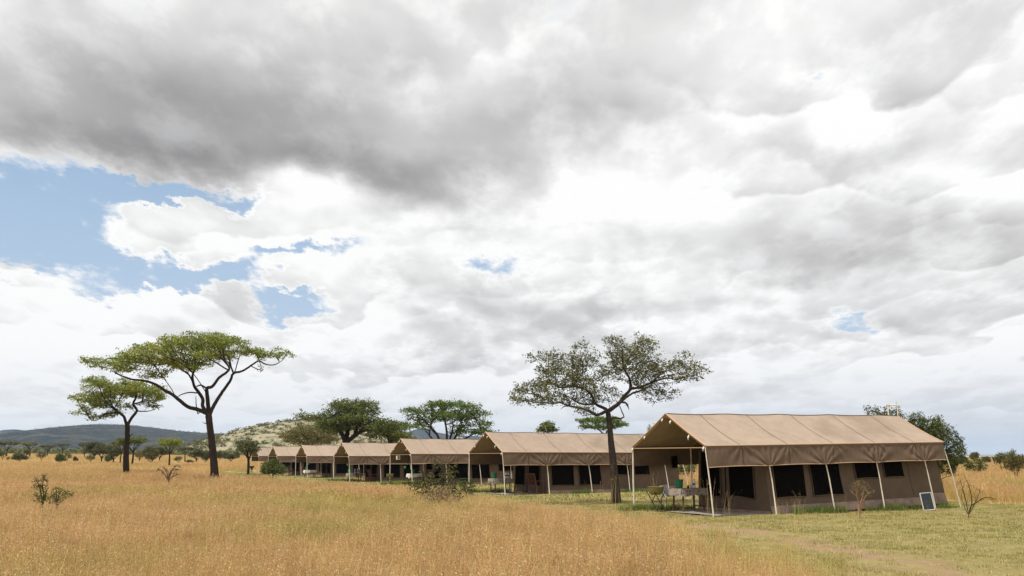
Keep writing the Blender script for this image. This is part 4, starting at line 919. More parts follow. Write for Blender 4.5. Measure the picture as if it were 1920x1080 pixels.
# small trees and bushes of the plain: eight different ones, then copies
def proto(kind, seed):
    r = np.random.default_rng(seed); J = lambda a: r.uniform(-a, a)
    if kind == 'umbrella':
        limbs = [([(0, 0, -.3), (J(.1), J(.1), 1.4), (J(.2), J(.2), 2.4)], [.17, .13, .11])]
        for k in range(5):
            a = k*1.257+J(.4); limbs.append(([(0, 0, 2.2), (math.cos(a)*.8, math.sin(a)*.8, 3.2+J(.2)), (math.cos(a)*1.7, math.sin(a)*1.7, 3.9+J(.2))], [.08, .06, .03]))
        crowns = [((0, 0, 4.35), (2.0, 2.0, .45))]+[((math.cos(a)*1.5, math.sin(a)*1.5, 4.05+J(.25)), (1.05, 1.05, .38)) for a in (r.random()*6.28 for _ in range(5))]
        n = 1500
    elif kind == 'round':
        limbs = [([(0, 0, -.3), (J(.1), J(.1), .8), (J(.2), J(.2), 1.6)], [.16, .13, .10])]
        for k in range(5):
            a = k*1.257+J(.4); limbs.append(([(0, 0, .9+J(.3)), (math.cos(a)*.8, math.sin(a)*.8, 2.2+J(.3)), (math.cos(a)*1.2, math.sin(a)*1.2, 3.2+J(.4))], [.08, .06, .03]))
        crowns = [((J(.3), J(.3), 3.4), (1.6, 1.6, 1.2)), ((-1.1, J(.5), 2.9), (1.1, 1.1, 1.1)), ((1.2, J(.5), 2.8), (1.1, 1.1, 1.0)), ((J(.5), 1., 3.8), (1., 1., .8)), ((J(.4), -1., 3.0), (1., 1., .9))]
        n = 1700
    elif kind == 'bush':
        limbs = [([(0, 0, -.2), (J(.1), J(.1), .5)], [.12, .1])]
        for k in range(6):
            a = k*1.05+J(.4); limbs.append(([(0, 0, .3), (math.cos(a)*.9, math.sin(a)*.9, 1.6+J(.4)), (math.cos(a)*1.5, math.sin(a)*1.5, 3.0+J(.6))], [.06, .045, .02]))
        crowns = [((J(.5), J(.5), 2.7+J(.3)), (1.8, 1.8, 1.6)), ((J(1.2), J(1), 3.6), (1., 1., .9)), ((-1.3, J(.5), 1.8), (1.1, 1.1, .9)), ((1.3, J(.5), 1.9), (1.1, 1.1, 1.))]
        n = 1500
    else:  # scraggy
        limbs = [([(0, 0, -.3), (J(.2), J(.1), 1.0), (J(.4), J(.2), 2.0)], [.12, .09, .07])]
        for k in range(5):
            a = k*1.257+J(.5); limbs.append(([(0, 0, .6+J(.5)), (math.cos(a)*.7, math.sin(a)*.7, 2.0+J(.4)), (math.cos(a)*1.3, math.sin(a)*1.3, 3.4+J(.7))], [.05, .04, .02]))
        crowns = [((J(.6), J(.6), 3.3+J(.6)), (1.3, 1.3, 1.2)), ((J(1.5), J(1), 2.8), (1., 1., 1.)), ((J(1.5), J(1), 4.0), (.8, .8, .6))]
        n = 520
    limbs = [([np.array(p, float) for p in a], b) for a, b in limbs]
    nodes, Par, rad, ch = grow(limbs, [(np.array(c, float), s) for c, s in crowns], n, .2, r, 2.2, .3, tip=.015, trop=.08)
    sel = (rad < .04) & (nodes[:, 2] > .8); pts = nodes[sel]
    V, Fq = strands(nodes, Par, rad, .0); t = np_mesh('trunk', V, Fq, [M['bark']], smooth=True)
    V, Fq = leaves(pts, 8 if kind != 'scraggy' else 6, (.17, .17, .11), .115, r, .5, .6); c = np_mesh('crown', V, Fq, [M['leaf_f']])
    return t, c, float(np.percentile(pts[:, 2], 99.5)), float(np.percentile(np.abs(pts[:, :2]).max(1), 98))
PR = {k: [proto(k, 100+17*i+j) for j in range(2)] for i, k in enumerate(('umbrella', 'round', 'bush', 'scraggy'))}
def small_tree(kind, v, px, top, hw, Y, name, label, cat, group, leaf=None, base=None):
    p = at(px, 860, Y); x = p.x; g = G(x, Y)
    if base is not None:
        g = at(px, base, Y).z if abs(at(px, base, Y).z-g) < .9 else g
    h = at(px, top, Y).z-g; w = hw*Y/F_PX
    t = empty(name, (x, Y, g), 0, label, cat, group)
    tm, cm, H0, W0 = PR[kind][v]
    if leaf: cm = cm.copy(); cm.materials[0] = M[leaf]
    link('trunk', tm, t); link('crown', cm, t)
    t.scale = (w/W0, w/W0, h/H0); t.rotation_euler = (0, 0, (px*1.37) % 6.28)
    return t
LT = [  # kind, variant, px, top, half width, Y, leaf, label
    ('umbrella', 0, 12, 827, 20, 330, None, 'dark flat-topped acacia at the far left edge, below the dark hill'),
    ('scraggy', 0, 5, 846, 9, 230, None, 'thin scraggy tree cut by the left edge, under the flat-topped acacia'),
    ('scraggy', 1, 15, 856, 4, 220, None, 'tiny bare-stemmed bush just right of the scraggy tree at the left edge'),
    ('bush', 0, 37, 849, 13, 215, None, 'wide dark bush in the tan grass, first right of the left edge'),
    ('umbrella', 1, 55, 829, 15, 330, None, 'second flat-topped acacia from the left, behind the wide dark bush'),
    ('scraggy', 0, 49, 842, 9, 250, None, 'leaning dark tree rising out of the wide dark bush'),
    ('scraggy', 1, 78, 847, 9, 225, None, 'thin dark tree alone in the grass, left of the round green bush on the plain'),
    ('umbrella', 0, 88, 834, 14, 370, 'leaf_o', 'pale flat crown behind the thin dark tree, below the dark hill'),
    ('umbrella', 1, 116, 831, 13, 400, None, 'compact flat-topped acacia standing clear on the skyline above the round green bush'),
    ('bush', 1, 113, 850, 10, 205, 'leaf_s', 'round green bush on a short stem in the open grass at the left'),
    ('scraggy', 0, 126, 849, 6, 215, None, 'thin little tree touching the right side of the round green bush on the plain'),
    ('bush', 0, 142, 856, 4.5, 220, None, 'tiny dark shrub standing alone left of the dense acacia group'),
    ('umbrella', 0, 158, 830, 13, 300, None, 'leftmost tree of the dense acacia group left of the shorter acacia'),
    ('round', 0, 176, 829, 20, 245, None, 'rounded dark acacia in the middle of the dense group'),
    ('round', 1, 191, 833, 17, 225, None, 'dark acacia with a low crown at the right of the dense group'),
    ('scraggy', 1, 170, 852, 8, 215, None, 'small shrub at the foot of the dense acacia group, on its left'),
    ('bush', 1, 203, 852, 9, 215, None, 'shrub at the foot of the dense group, just left of the shorter acacia trunk'),
    ('round', 0, 212, 836, 18, 210, None, 'round-crowned acacia just left of the shorter umbrella acacia trunk'),
    ('umbrella', 1, 248, 820, 26, 150, 'leaf_d', 'wide dark flat-topped acacia right behind the shorter umbrella acacia trunk'),
    ('umbrella', 0, 226, 826, 18, 190, None, 'flat dark acacia visible left of the shorter umbrella acacia trunk, crown behind it'),
    ('bush', 0, 283, 837, 17, 215, 'leaf_o', 'pale olive bushy tree between the two big trunks, leftmost there'),
    ('round', 1, 300, 838, 15, 240, 'leaf_o', 'greyish olive bushy tree left of the yellow-green flat acacia'),
    ('umbrella', 1, 318, 823, 22, 140, 'leaf_a', 'yellow-green flat-topped acacia midway between the two big trunks'),
    ('umbrella', 0, 347, 838, 16, 230, None, 'low flat acacia just right of the yellow-green one'),
    ('round', 0, 369, 842, 14, 220, None, 'dark bushy tree second left of the taller acacia trunk'),
    ('bush', 1, 386, 843, 10, 225, None, 'dark bush close against the left of the taller acacia trunk'),
    ('bush', 0, 357, 862, 7, 190, 'leaf_s', 'low green bush below the dark bushy trees, left of the taller trunk'),
    ('scraggy', 0, 335, 856, 8, 200, None, 'sparse shrub under the low flat acacia'),
    ('bush', 0, 412, 846, 6, 260, None, 'little dark bush close on the right of the taller acacia trunk'),
    ('bush', 1, 423, 847, 8, 270, 'leaf_s', 'green bush at the foot of the rocky hill, right of the taller trunk'),
    ('round', 1, 433, 851, 8, 210, None, 'small round tree in the grass between taller trunk and multi-stemmed acacia'),
    ('bush', 0, 442, 846, 7, 290, None, 'dark bush at the foot of the rocky hill beside the multi-stemmed acacia'),
    ('umbrella', 1, 2, 850, 12, 300, None, 'low crown cut off by the left edge of the photo'),
    ('scraggy', 1, 262, 846, 9, 230, 'leaf_o', 'thin olive tree right behind the wide dark flat-topped acacia')]
for k, v, px, top, hw, Y, lf, lab in LT:
    small_tree(k, v, px, top, hw, Y, 'acacia_tree' if k in ('umbrella', 'round') else 'bush', lab, 'tree' if k in ('umbrella', 'round') else 'bush', 'small trees of the plain', lf)
RT = [('round', 0, 1827, 848, 9, 150, None, 'small round dark tree on the right horizon, above the stemmed bush'),
      ('scraggy', 1, 1826, 859, 20, 62, 'leaf_s', 'spreading green bush on a short stem below the small round tree on the right'),
      ('bush', 0, 1793, 857, 14, 110, 'leaf_s', 'low green bush just right of the spiky tree, on the horizon'),
      ('bush', 1, 1806, 855, 10, 140, 'leaf_s', 'small pale green bush between spiky tree and small round tree'),
      ('bush', 0, 1850, 856, 9, 150, None, 'dark little bush on the horizon between round tree and grey-green shrubs'),
      ('scraggy', 0, 1868, 856, 10, 120, 'leaf_s', 'sparse shrub on the right horizon, left of the big grey-green shrub'),
      ('scraggy', 0, 1886, 849, 20, 66, 'leaf_o', 'broad grey-green shrub near the right edge'),
      ('scraggy', 1, 1902, 845, 14, 52, 'leaf_o', 'tall sparse shrub with bare dark stems at the right edge'),
      ('scraggy', 1, 1916, 853, 16, 70, 'leaf_o', 'grey-green bush cut by the right edge'),
      ('scraggy', 1, 1222, 800, 12, 90, 'leaf_d', 'thin treetop over the second tent ridge beside the nearest gable'),
      ('scraggy', 0, 1288, 868, 22, 60, 'leaf_s', 'green bush in the tall grass seen through the nearest tent porch')]
for k, v, px, top, hw, Y, lf, lab in RT:
    small_tree(k, v, px, top, hw, Y, 'bush' if k != 'round' else 'small_tree', lab, 'bush' if k != 'round' else 'tree', 'shrubs of the right horizon' if px > 1700 else None, lf)

# bushes and saplings close by
def bush(name, Y, root, sticks, crowns, natt, leafm, bark, label, seed, step=.07, k=3, size=.022, spread=.03, keep=1., tip=.0035, di=.6, dk=.11, cat='bush', group=None, lr=.02, jit=.35, trop=.05, r0=1.6):
    natt = int(natt*2.6); step *= .7; dk *= .62
    limbs = [[(root[0], root[1]+4, 0, r0), (root[0], root[1], 0, r0)]]+[[(root[0], root[1]+1, 0, s[0][3] if len(s[0]) > 3 else r0*.8)]+[tuple(q) for q in s] for s in sticks]
    return px_tree(name, Y, limbs, crowns, natt, step, leafm, bark, label, cat, group, seed, k=k, spread=spread, size=size, di=di, dk=dk, lr=lr, tip=tip, jit=jit, trop=trop, keep=keep, up=.1)
bush('thorn_shrub', 22.5, (80, 948), [[(78, 930, 0, 1.2), (74, 912, 0, 1.0), (66, 897, 0, .6)], [(82, 925, .1, 1.1), (80, 910, .2, .8), (84, 892, .2, .5)], [(86, 925, -.1, 1.), (90, 915, -.1, .6)]],
     [(72, 910, 10, 14, 0, .25), (82, 905, 8, 18, .1, .25), (78, 932, 14, 12, 0, .3), (66, 900, 5, 8, 0, .1)], 300, 'leaf_s', 'bark', 'taller prickly green shrub in the long grass at the lower left', 51, keep=.9, k=4, size=.019)
bush('thorn_shrub', 22.5, (107, 950), [[(106, 930, 0, 1.2), (105, 915, 0, .7)], [(110, 930, 0, 1.0), (116, 918, 0, .6)], [(104, 935, 0, .8), (96, 925, 0, .5)]],
     [(106, 925, 9, 15, 0, .2), (112, 935, 9, 12, 0, .25), (130, 926, 10, 7, 0, .2), (98, 936, 8, 10, 0, .2)], 300, 'leaf_s', 'bark', 'shorter dense prickly shrub, right of the taller one at the lower left', 52, k=4, size=.019)
bush('bare_bush', 42, (316, 900), [[(308, 888, 0, 1.1), (298, 880, 0, .7), (293, 884, 0, .5)], [(318, 888, 0, 1.2), (324, 880, 0, 1.0), (332, 872, 0, .7), (336, 876, 0, .4)], [(312, 884, 0, 1.), (306, 874, 0, .6)], [(326, 892, 0, .9), (340, 888, 0, .5)], [(325, 880, 0, .8), (340, 882, 0, .5)]],
     [(303, 882, 12, 6, 0, .5), (330, 878, 12, 8, 0, .5), (318, 890, 18, 6, 0, .5)], 160, 'leaf_o', 'twig', 'nearly bare dry thorn bush between the two umbrella acacias', 53, step=.13, di=1.2, dk=.22, keep=.25, k=2, size=.035, tip=.011)
bush('mixed_bush', 27.5, (822, 960), [[(806, 930, 0, 2.0), (796, 905, 0, 1.4), (790, 880, 0, .8)], [(818, 920, .2, 2.0), (812, 890, .2, 1.5), (816, 860, .2, .8)], [(828, 925, 0, 1.6), (832, 895, 0, 1.1), (828, 872, 0, .6)], [(840, 930, -.2, 1.5), (850, 915, -.2, 1.1), (864, 924, -.2, .7)], [(835, 935, 0, 1.2), (846, 905, 0, .8)], [(812, 935, 0, 1.2), (800, 922, 0, .8), (786, 908, 0, .5)], [(850, 930, .1, 1.2), (862, 938, .1, 1.0), (868, 930, 0, .5)]],
     [(815, 920, 26, 24, 0, .7), (800, 898, 16, 16, 0, .5), (838, 908, 20, 26, .2, .6), (782, 912, 18, 16, 0, .4), (822, 872, 12, 16, .2, .3), (846, 932, 22, 16, -.2, .5), (848, 884, 12, 14, .2, .3)], 1700, 'leaf_c', 'bark', 'tall tan and green bush in the grass before the third tent', 54, step=.09, k=3, size=.026, spread=.04, di=1.0, dk=.13, keep=.62, tip=.0045)
bush('flowering_bush', 26.6, (826, 962), [[(812, 946, 0, 1.2), (800, 938, 0, .8)], [(832, 944, 0, 1.1), (842, 932, 0, .7)], [(822, 944, -.1, 1.), (820, 932, 0, .6)]],
     [(806, 942, 22, 16, 0, .5), (842, 942, 20, 15, 0, .5), (824, 930, 28, 18, .2, .5), (822, 950, 30, 10, -.2, .4)], 360, 'leaf_y', 'twig', 'low skirt of tan dry-leaved shrub at the foot of the tall bush', 55, step=.10, k=3, size=.034, spread=.05, keep=.8)
bush('green_bush', 74, (512, 888), [[(505, 878, 0, 1.2), (498, 870, 0, .8)], [(514, 876, 0, 1.2), (518, 868, 0, .8)], [(520, 880, 0, 1), (528, 874, 0, .6)]],
     [(508, 874, 17, 11, 0, 1.2), (519, 880, 18, 10, 0, 1.2), (498, 882, 10, 9, 0, .8), (516, 866, 9, 6, 0, .7)], 700, 'leaf_s', 'bark', 'round leafy green bush in front of the two farthest tents', 56, step=.16, k=7, size=.06, spread=.10, di=1.4, dk=.26, tip=.008)
bush('low_bush', 40.5, (875, 932), [[(872, 916, 0, 1.2), (868, 906, 0, .7)], [(880, 914, 0, 1), (884, 904, 0, .6)]], [(872, 912, 13, 12, 0, .5), (884, 910, 9, 12, 0, .4), (880, 922, 14, 8, 0, .4)], 420, 'leaf_c', 'bark', 'low dark bush beside the front pole of the second tent', 57, step=.10, k=4, size=.032, di=.9, dk=.16, tip=.005)
bush('sapling', 26.2, (1611, 970), [[(1612, 950, 0, 2.0), (1617, 932, 0, 1.2), (1620, 915, 0, .6)], [(1609, 945, .05, 1.6), (1606, 925, .05, 1.0), (1602, 905, 0, .5)], [(1618, 940, -.05, 1.2), (1628, 925, 0, .7), (1638, 918, 0, .3)], [(1608, 935, 0, .9), (1596, 922, 0, .5)]],
     [(1603, 915, 12, 12, 0, .25), (1622, 922, 18, 12, 0, .3), (1614, 905, 14, 7, 0, .2)], 170, 'leaf_o', 'twig_red', 'small sapling with pale reddish stem before the middle of the nearest tent', 58, step=.07, k=2, size=.018, keep=.8, cat='sapling', tip=.003, r0=1.5)
bush('bare_bush', 26.6, (1816, 965), [[(1820, 950, 0, 1.2), (1834, 940, 0, 1.), (1850, 932, 0, .7), (1870, 938, 0, .3)], [(1812, 945, 0, 1.1), (1806, 920, 0, .8), (1800, 900, 0, .4)], [(1822, 942, .1, 1.), (1818, 915, .1, .7), (1808, 890, .1, .3)], [(1828, 944, 0, .8), (1838, 920, 0, .4)], [(1810, 955, 0, .8), (1803, 930, 0, .5), (1808, 905, 0, .3)]],
     [(1808, 912, 14, 16, 0, .3), (1832, 925, 14, 16, 0, .3), (1850, 935, 18, 6, 0, .2)], 90, 'leaf_o', 'bark', 'bare dark thorny twigs in the short grass right of the nearest tent', 59, step=.08, k=1, size=.014, keep=.25, tip=.003, r0=1.0)

# ------------------------------------------------------------------ hillside scrub and the dark line of far woodland
def scatter_mass(name, pts, sizes, leafm, n, label, seed):
    r = np.random.default_rng(seed); V = []; 
    P = np.array(pts); S = np.array(sizes)
    k = n; d = r.normal(size=(len(P), k, 3)); d /= np.linalg.norm(d, axis=2)[..., None]; d *= (r.random((len(P), k, 1))**.4)
    d[..., 2] = np.abs(d[..., 2])*.9
    C = (P[:, None]+d*S[:, None, None]).reshape(-1, 3); s = np.repeat(S, k)*.22
    nn = r.normal(size=C.shape); nn[:, 2] = abs(nn[:, 2])+.4; nn /= np.linalg.norm(nn, axis=1)[:, None]
    a = np.cross(nn, r.normal(size=C.shape)); a /= np.linalg.norm(a, axis=1)[:, None]; b = np.cross(nn, a)
    V = np.stack([C-a*s[:, None], C-b*s[:, None], C+a*s[:, None], C+b*s[:, None]], 1).reshape(-1, 3)
    o = link(name, np_mesh(name, V, np.arange(len(V)).reshape(-1, 4), [M[leafm]])); tag(o, label, None, None, 'stuff'); return o
def on_mesh(name, x, y):
    o = bpy.data.objects[name]; ok, p, nrm, i = o.ray_cast(Vector((x, y, 500)), Vector((0, 0, -1))); return p if ok else None
bpy.context.view_layer.update()
r_ = np.random.default_rng(77); pts = []; sz = []
for _ in range(1500):
    x = r_.uniform(-260, -10); y = r_.uniform(450, 680); p = on_mesh('rocky_hill', x, y)
    if p and p.z > 1.5: pts.append(tuple(p)); sz.append(r_.uniform(.8, 2.6))
scatter_mass('hillside_scrub', pts, sz, 'leaf_o', 26, 'grey-green scrub scattered over the rocky hillside', 1)
pts = []; sz = []
for _ in range(900):
    Y = r_.uniform(430, 560); px = r_.choice([r_.uniform(-60, 420), r_.uniform(-60, 180), r_.uniform(380, 700)]); x = at(px, 850, Y).x
    pts.append((x, Y, G(x, Y))); sz.append(r_.uniform(1.2, 3.4))
for _ in range(500):
    Y = r_.uniform(300, 600); px = r_.uniform(1150, 2050); x = at(px, 850, Y).x
    pts.append((x, Y, G(x, Y)-.3)); sz.append(r_.uniform(.6, 1.5))
scatter_mass('far_woodland', pts, sz, 'leaf_f', 34, 'low dark line of scrub and woodland where the plain ends', 2)
pts = []; sz = []
for _ in range(2600):
    x = r_.uniform(-1500, -150); y = r_.uniform(1500, 2450); p = on_mesh('hills', x, y)
    if p and p.z > 4: pts.append(tuple(p)); sz.append(r_.uniform(1.6, 3.8))
scatter_mass('hill_woodland', pts, sz, 'leaf_f', 8, 'trees covering the long dark hill', 3)

# ------------------------------------------------------------------ grass
def grass_mat(name, cols, rough=.8, trans=.35, patch=None):
    m = bpy.data.materials.new(name); m.use_nodes = True; T = NT(m.node_tree); T.n.clear()
    out = T.new('ShaderNodeOutputMaterial'); pos = T.new('ShaderNodeNewGeometry').outputs['Position']
    oi = T.new('ShaderNodeObjectInfo').outputs['Random']
    a = T.mix(T.mr(T.noise(pos, .22, 4, .6), .38, .62), cols[0], cols[1])
    a = T.mix(T.mr(T.noise(T.v('ADD', pos, (31, 7, 0)), .13, 4, .6), .47, .63), a, cols[2])
    a = T.vs(a, T.mr(oi, 0, 1, .78, 1.2))
    d = T.new('ShaderNodeBsdfDiffuse'); T.link(a, d.inputs[0]); t = T.new('ShaderNodeBsdfTranslucent'); T.link(a, t.inputs[0])
    mx = T.new('ShaderNodeMixShader'); mx.inputs[0].default_value = trans; T.link(d.outputs[0], mx.inputs[1]); T.link(t.outputs[0], mx.inputs[2]); T.link(mx.outputs[0], out.inputs[0])
    return m
GM = [grass_mat('straw', [(.60, .435, .188), (.57, .395, .175), (.43, .38, .12)]), grass_mat('pale_straw', [(.68, .54, .24), (.64, .49, .21), (.57, .49, .17)]),
      grass_mat('seed_heads', [(.50, .285, .15), (.56, .34, .18), (.46, .33, .14)]), grass_mat('green_blades', [(.27, .27, .055), (.32, .28, .07), (.22, .26, .045)]),
      grass_mat('pale_seeds', [(.66, .52, .34), (.62, .49, .31), (.58, .48, .26)])]
SM = [grass_mat('short_dry', [(.32, .27, .085), (.255, .235, .068), (.34, .26, .105)]), grass_mat('short_green', [(.130, .165, .032), (.165, .18, .038), (.18, .17, .042)]),
      grass_mat('short_pale', [(.56, .47, .23), (.50, .43, .20), (.53, .43, .23)]), grass_mat('fresh_green', [(.08, .17, .03), (.10, .19, .04), (.09, .16, .03)])]
def clump(name, nb, rad, h0, h1, wid, mats, mprob, lean=.35, seeds=0, seedm=(2, 4), seed=0, ssize=.011):
    r = np.random.default_rng(seed); V = []; Fq = []; MI = []
    for i in range(nb):
        a = r.random()*6.283; q = rad*math.sqrt(r.random()); b = np.array([q*math.cos(a), q*math.sin(a), 0.])
        h = r.uniform(h0, h1); d = r.random()*6.283; l = abs(r.normal(0, lean))*h; w = wid*r.uniform(.6, 1.3)
        side = np.array([math.cos(d+1.57+r.normal(0, .5)), math.sin(d+1.57), 0])*w; dv = np.array([math.cos(d), math.sin(d), 0])
        mi = r.choice(len(mprob), p=mprob); k0 = len(V); ns = 3
        for s in range(ns+1):
            t = s/ns; p = b+dv*l*t**1.8+np.array([0, 0, h*(t-.12*t*t*(l/h))]); ww = (1-t**1.5*.85)
            V += [p-side*ww, p+side*ww]
        for s in range(ns): k = k0+2*s; Fq.append([k, k+1, k+3, k+2]); MI.append(mi)
        top = p
        if i < seeds:
            sm = seedm[int(r.random() < .20)]
            for s in range(r.integers(4, 8)):
                c = top+np.array([r.normal(0, .022), r.normal(0, .022), -r.random()*.14]); u = r.normal(size=3); u /= np.linalg.norm(u); v = np.cross(u, r.normal(size=3)); v /= np.linalg.norm(v); z = ssize*r.uniform(.6, 1.5)
                k = len(V); V += [c-u*z, c-v*z*.45, c+u*z, c+v*z*.45]; Fq.append([k, k+1, k+2, k+3]); MI.append(sm)
    me = np_mesh(name, V, Fq, mats, MI); return bpy.data.objects.new(name, me)       # never linked: only instanced
TRACK = [edge(px, py, 0) for px, py in [(1270, 985), (1400, 998), (1530, 1022), (1660, 1048), (1800, 1078), (1960, 1110)]]
def track_dist(x, y):
    d = np.full(len(x), 99.)
    for (ax, ay), (bx, by) in zip(TRACK, TRACK[1:]):
        t = np.clip(((x-ax)*(bx-ax)+(y-ay)*(by-ay))/((bx-ax)**2+(by-ay)**2), 0, 1); d = np.minimum(d, np.hypot(x-ax-t*(bx-ax), y-ay-t*(by-ay)))
    return d
TC = [clump('tall_clump_a', 54, .26, .30, .62, .0032, GM, [.56, .12, .10, .22], .20, 24, seed=1), clump('tall_clump_b', 50, .24, .34, .70, .0030, GM, [.50, .20, .12, .18], .17, 30, seed=2),
      clump('tall_clump_c', 46, .28, .26, .52, .0034, GM, [.42, .10, .08, .40], .26, 12, seed=3), clump('straw_stalks', 7, .22, .60, .95, .0030, GM, [.25, .70, .05, .0], .25, 3, seed=4),
      clump('far_clump', 90, .85, .35, .66, .0075, GM, [.62, .12, .16, .10], .28, 34, seed=5, ssize=.020), clump('distant_clump', 60, 2.6, .35, .62, .030, GM, [.64, .12, .16, .08], .25, 26, seed=6, ssize=.045)]
SC = [clump('short_clump_a', 40, .20, .02, .07, .0034, SM, [.40, .32, .28], .9, seed=11), clump('short_clump_b', 34, .20, .025, .09, .0034, SM, [.30, .50, .20], .8, seed=12), clump('short_clump_c', 30, .22, .015, .05, .004, SM, [.55, .10, .35], 1.3, seed=13),
      clump('lush_tuft', 70, .18, .08, .24, .0045, SM, [.10, .20, .06, .64], .5, seed=14), clump('short_far_clump', 50, .8, .03, .09, .012, SM, [.38, .36, .26], .9, seed=15)]
def sow(name, specs, objs, label):
    P = np.concatenate([s[0] for s in specs]); K = np.concatenate([s[1] for s in specs]); S = np.concatenate([s[2] for s in specs])
    me = bpy.data.meshes.new(name); me.vertices.add(len(P)); me.vertices.foreach_set('co', P.astype(np.float32).ravel())
    for nm, arr, ty in (('k', K, 'INT'), ('s', S, 'FLOAT'), ('r', rng.random(len(P))*6.283, 'FLOAT')):
        a = me.attributes.new(nm, ty, 'POINT'); a.data.foreach_set('value', arr.astype(np.int32 if ty == 'INT' else np.float32))
    o = link(name, me); tag(o, label, None, None, 'stuff')
    ng = bpy.data.node_groups.new(name, 'GeometryNodeTree'); ng.interface.new_socket('Geometry', in_out='INPUT', socket_type='NodeSocketGeometry'); ng.interface.new_socket('Geometry', in_out='OUTPUT', socket_type='NodeSocketGeometry')
    gi = ng.nodes.new('NodeGroupInput'); go = ng.nodes.new('NodeGroupOutput'); jn = ng.nodes.new('GeometryNodeJoinGeometry'); L = ng.links
    def attr(nm, ty):
        n = ng.nodes.new('GeometryNodeInputNamedAttribute'); n.data_type = ty; n.inputs['Name'].default_value = nm; return n.outputs['Attribute']
    ka, sa, ra = attr('k', 'INT'), attr('s', 'FLOAT'), attr('r', 'FLOAT')
    cx = ng.nodes.new('ShaderNodeCombineXYZ'); L.new(ra, cx.inputs[2])
    for i, ob in enumerate(objs):
        cp = ng.nodes.new('FunctionNodeCompare'); cp.data_type = 'INT'; cp.operation = 'EQUAL'; L.new(ka, cp.inputs['A'] if cp.inputs['A'].type == 'INT' else [q for q in cp.inputs if q.name == 'A' and q.type == 'INT'][0])
        [q for q in cp.inputs if q.name == 'B' and q.type == 'INT'][0].default_value = i
        oi = ng.nodes.new('GeometryNodeObjectInfo'); oi.inputs['Object'].default_value = ob; oi.inputs['As Instance'].default_value = True
        ip = ng.nodes.new('GeometryNodeInstanceOnPoints'); L.new(gi.outputs[0], ip.inputs['Points']); L.new(cp.outputs[0], ip.inputs['Selection']); L.new(oi.outputs['Geometry'], ip.inputs['Instance'])
        L.new(cx.outputs[0], ip.inputs['Rotation']); L.new(sa, ip.inputs['Scale']); L.new(ip.outputs[0], jn.inputs[0])
    L.new(jn.outputs[0], go.inputs[0]); md = o.modifiers.new('sow', 'NODES'); md.node_group = ng; return o
def wedge(y0, y1, dens, margin=1.32):
    h = .565*margin; n = int(h*(y1*y1-y0*y0)*dens); y = np.sqrt(rng.uniform(y0*y0, y1*y1, n)); return rng.uniform(-1, 1, n)*y*h, y
def in_tent(x, y, pad=0.):
    m = np.zeros(len(x), bool)
    for (tx, ty, tz, a) in TENTS:
        u = (x-tx)*math.cos(a)+(y-ty)*math.sin(a); v = -(x-tx)*math.sin(a)+(y-ty)*math.cos(a)
        m |= (u > 2.35-pad) & (u < 11.2+pad) & (v > .02-pad) & (v < 3.5+pad); m |= (u > .25) & (u < 2.6) & (v > .05) & (v < 2.5)
    return m
def lump(x, y): return .5+.5*np.sin(x*1.9+np.sin(y*1.1)*2)*np.sin(y*1.3+np.sin(x*.7)*2)
tall = []; short = []
def jig(x, y, a): return inside(MOWN, x+rng.normal(0, a, len(x)), y+rng.normal(0, a, len(x)))
for y0, y1, dens, kinds, pr, s0, jit in ((4.0, 14, 34, (0, 1, 2, 3), (.32, .28, .28, .12), .82, .5), (14, 26, 24, (0, 1, 2, 3), (.36, .33, .27, .04), .9, .7), (26, 48, 4.5, (4, 4, 0, 1), (.6, .1, .15, .15), .95, .8), (48, 90, 1.6, (4,), (1,), 1.1, 1.2), (90, 170, .30, (5,), (1,), 1., 2.), (170, 420, .08, (5,), (1,), 1.15, 3.)):
    x, y = wedge(y0, y1, dens); m = ~jig(x, y, jit)
    m &= ~in_tent(x, y, .4); x = x[m]; y = y[m]
    k = rng.choice(kinds, len(x), p=pr); s = s0*(.72+.35*lump(x*.5, y*.5)+.30*rng.random(len(x)))
    near_edge = inside(MOWN, x, y+2.2) | inside(MOWN, x+1.2, y+1.0); s = np.where(near_edge, s*.72, s); s = np.where(y > 90, s*.75, s)
    gr = (x > 12) & (y > 30) & (y < 70) & (rng.random(len(x)) < .65); k = np.where(gr, 2, k); s = np.where(gr, s*1.25, s)
    z = gz(x, y)+(np.clip(1-np.hypot(x, y)/120, 0, 1))*.02*np.sin(x*1.7+np.sin(y*1.3)*1.5)*np.sin(y*1.9+x*.4)-.01
    tall.append((np.stack([x, y, z], 1), k, s))
for y0, y1, dens, kinds, pr, s0 in ((6, 20, 16, (0, 1, 2), (.40, .30, .30), .9), (20, 38, 14, (0, 1, 2), (.4, .3, .3), 1.), (38, 70, 1.7, (4,), (1,), 1.1), (70, 120, .6, (4,), (1,), 1.4)):
    x, y = wedge(y0, y1, dens); m = inside(MOWN, x, y) & ~in_tent(x, y, .05) & (rng.random(len(x)) < (.35+.75*lump(x*.8, y*.8))*np.clip(track_dist(x, y)*1.1-.05, .30, 1)); x = x[m]; y = y[m]
    k = rng.choice(kinds, len(x), p=pr); z = gz(x, y)+(np.clip(1-np.hypot(x, y)/120, 0, 1))*.02*np.sin(x*1.7+np.sin(y*1.3)*1.5)*np.sin(y*1.9+x*.4)-.003
    short.append((np.stack([x, y, z], 1), k, s0*rng.uniform(.7, 1.3, len(x))))
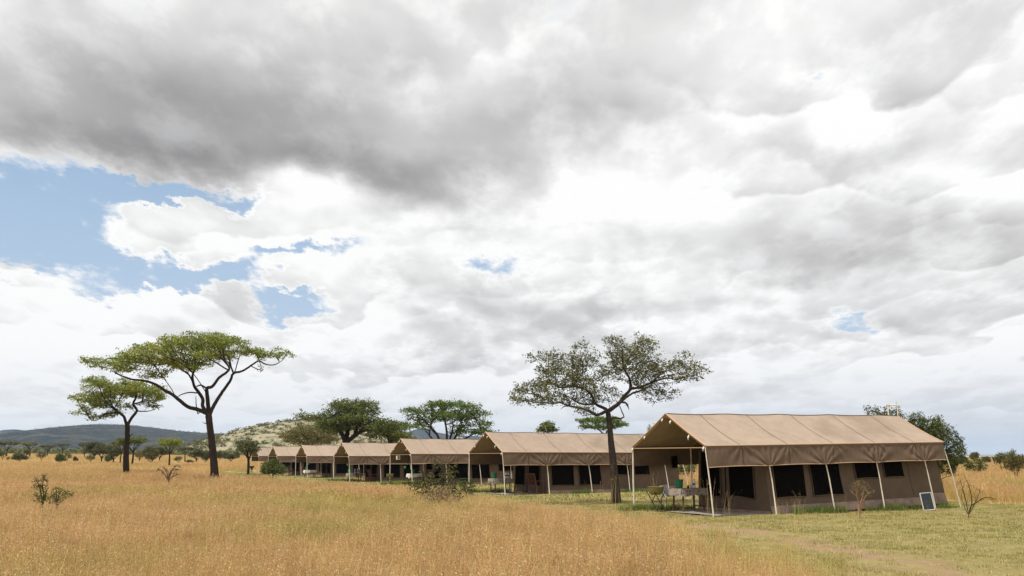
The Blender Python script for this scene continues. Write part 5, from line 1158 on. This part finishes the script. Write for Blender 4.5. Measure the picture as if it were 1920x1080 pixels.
# lush tufts along the foot of the tent walls
for ti in (0, 1, 2, 3):
    tx, ty, tz, a = TENTS[ti]; n = 170 if ti == 0 else 60
    u = rng.uniform(2.7, 11, n); v = rng.normal(-.12, .14, n); w = (.5+.5*np.sin(u*1.7+1)) > rng.random(n)*.9; u = u[w]; v = np.minimum(v[w], .08)
    u = np.concatenate([u, rng.uniform(-.1, 2.4, 40)]); v = np.concatenate([v, rng.normal(3.5, .12, 40)])
    u = np.concatenate([u, rng.normal(0, .25, 14)]); v = np.concatenate([v, rng.normal(3.55, .2, 14)])
    x = tx+math.cos(a)*u-math.sin(a)*v; y = ty+math.sin(a)*u+math.cos(a)*v
    short.append((np.stack([x, y, gz(x, y)], 1), np.full(len(x), 3), rng.uniform(.5, 1.25, len(x))))
# stray straw stalks standing in the short grass
n = 60; x, y = wedge(9, 30, .35); m = inside(MOWN, x, y) & ~in_tent(x, y, .3) & (rng.random(len(x)) < .35); x = x[m]; y = y[m]
tall.append((np.stack([x, y, gz(x, y)], 1), np.full(len(x), 3), rng.uniform(.35, .9, len(x))))
st = [TP(0, -.15, -.35), TP(0, .25, -.45), TP(0, -.4, 3.9), TP(0, -.7, 4.3), TP(0, 2.9, -.6), TP(0, 4.6, -.8), TP(1, 8.2, -1.2)]
tall.append((np.array([tuple(p) for p in st]), np.full(len(st), 3), np.array([1.25, .9, 1.3, 1.1, .8, .7, 1.2])))
sow('tall_grass', tall, TC, 'tall golden grass with pinkish seed heads covering the plain')
sow('short_grass', short, SC, 'short dry and green grass trampled around the tents')

# ------------------------------------------------------------------ air
def build_haze():
    m = bpy.data.materials.new('hazy_air'); m.use_nodes = True; T = NT(m.node_tree); T.n.clear()
    out = T.new('ShaderNodeOutputMaterial'); pv = T.new('ShaderNodeVolumePrincipled')
    pv.inputs['Color'].default_value = (.52, .72, 1., 1); pv.inputs['Density'].default_value = 7.5e-5; pv.inputs['Anisotropy'].default_value = 0.
    T.link(pv.outputs[0], out.inputs['Volume'])
    b = MB().box((0, 0, 75), (19000, 19000, 190)); o = b.build('haze', m, smooth=False); tag(o, 'thin pale haze over the whole plain', None, None, 'stuff')
build_haze()
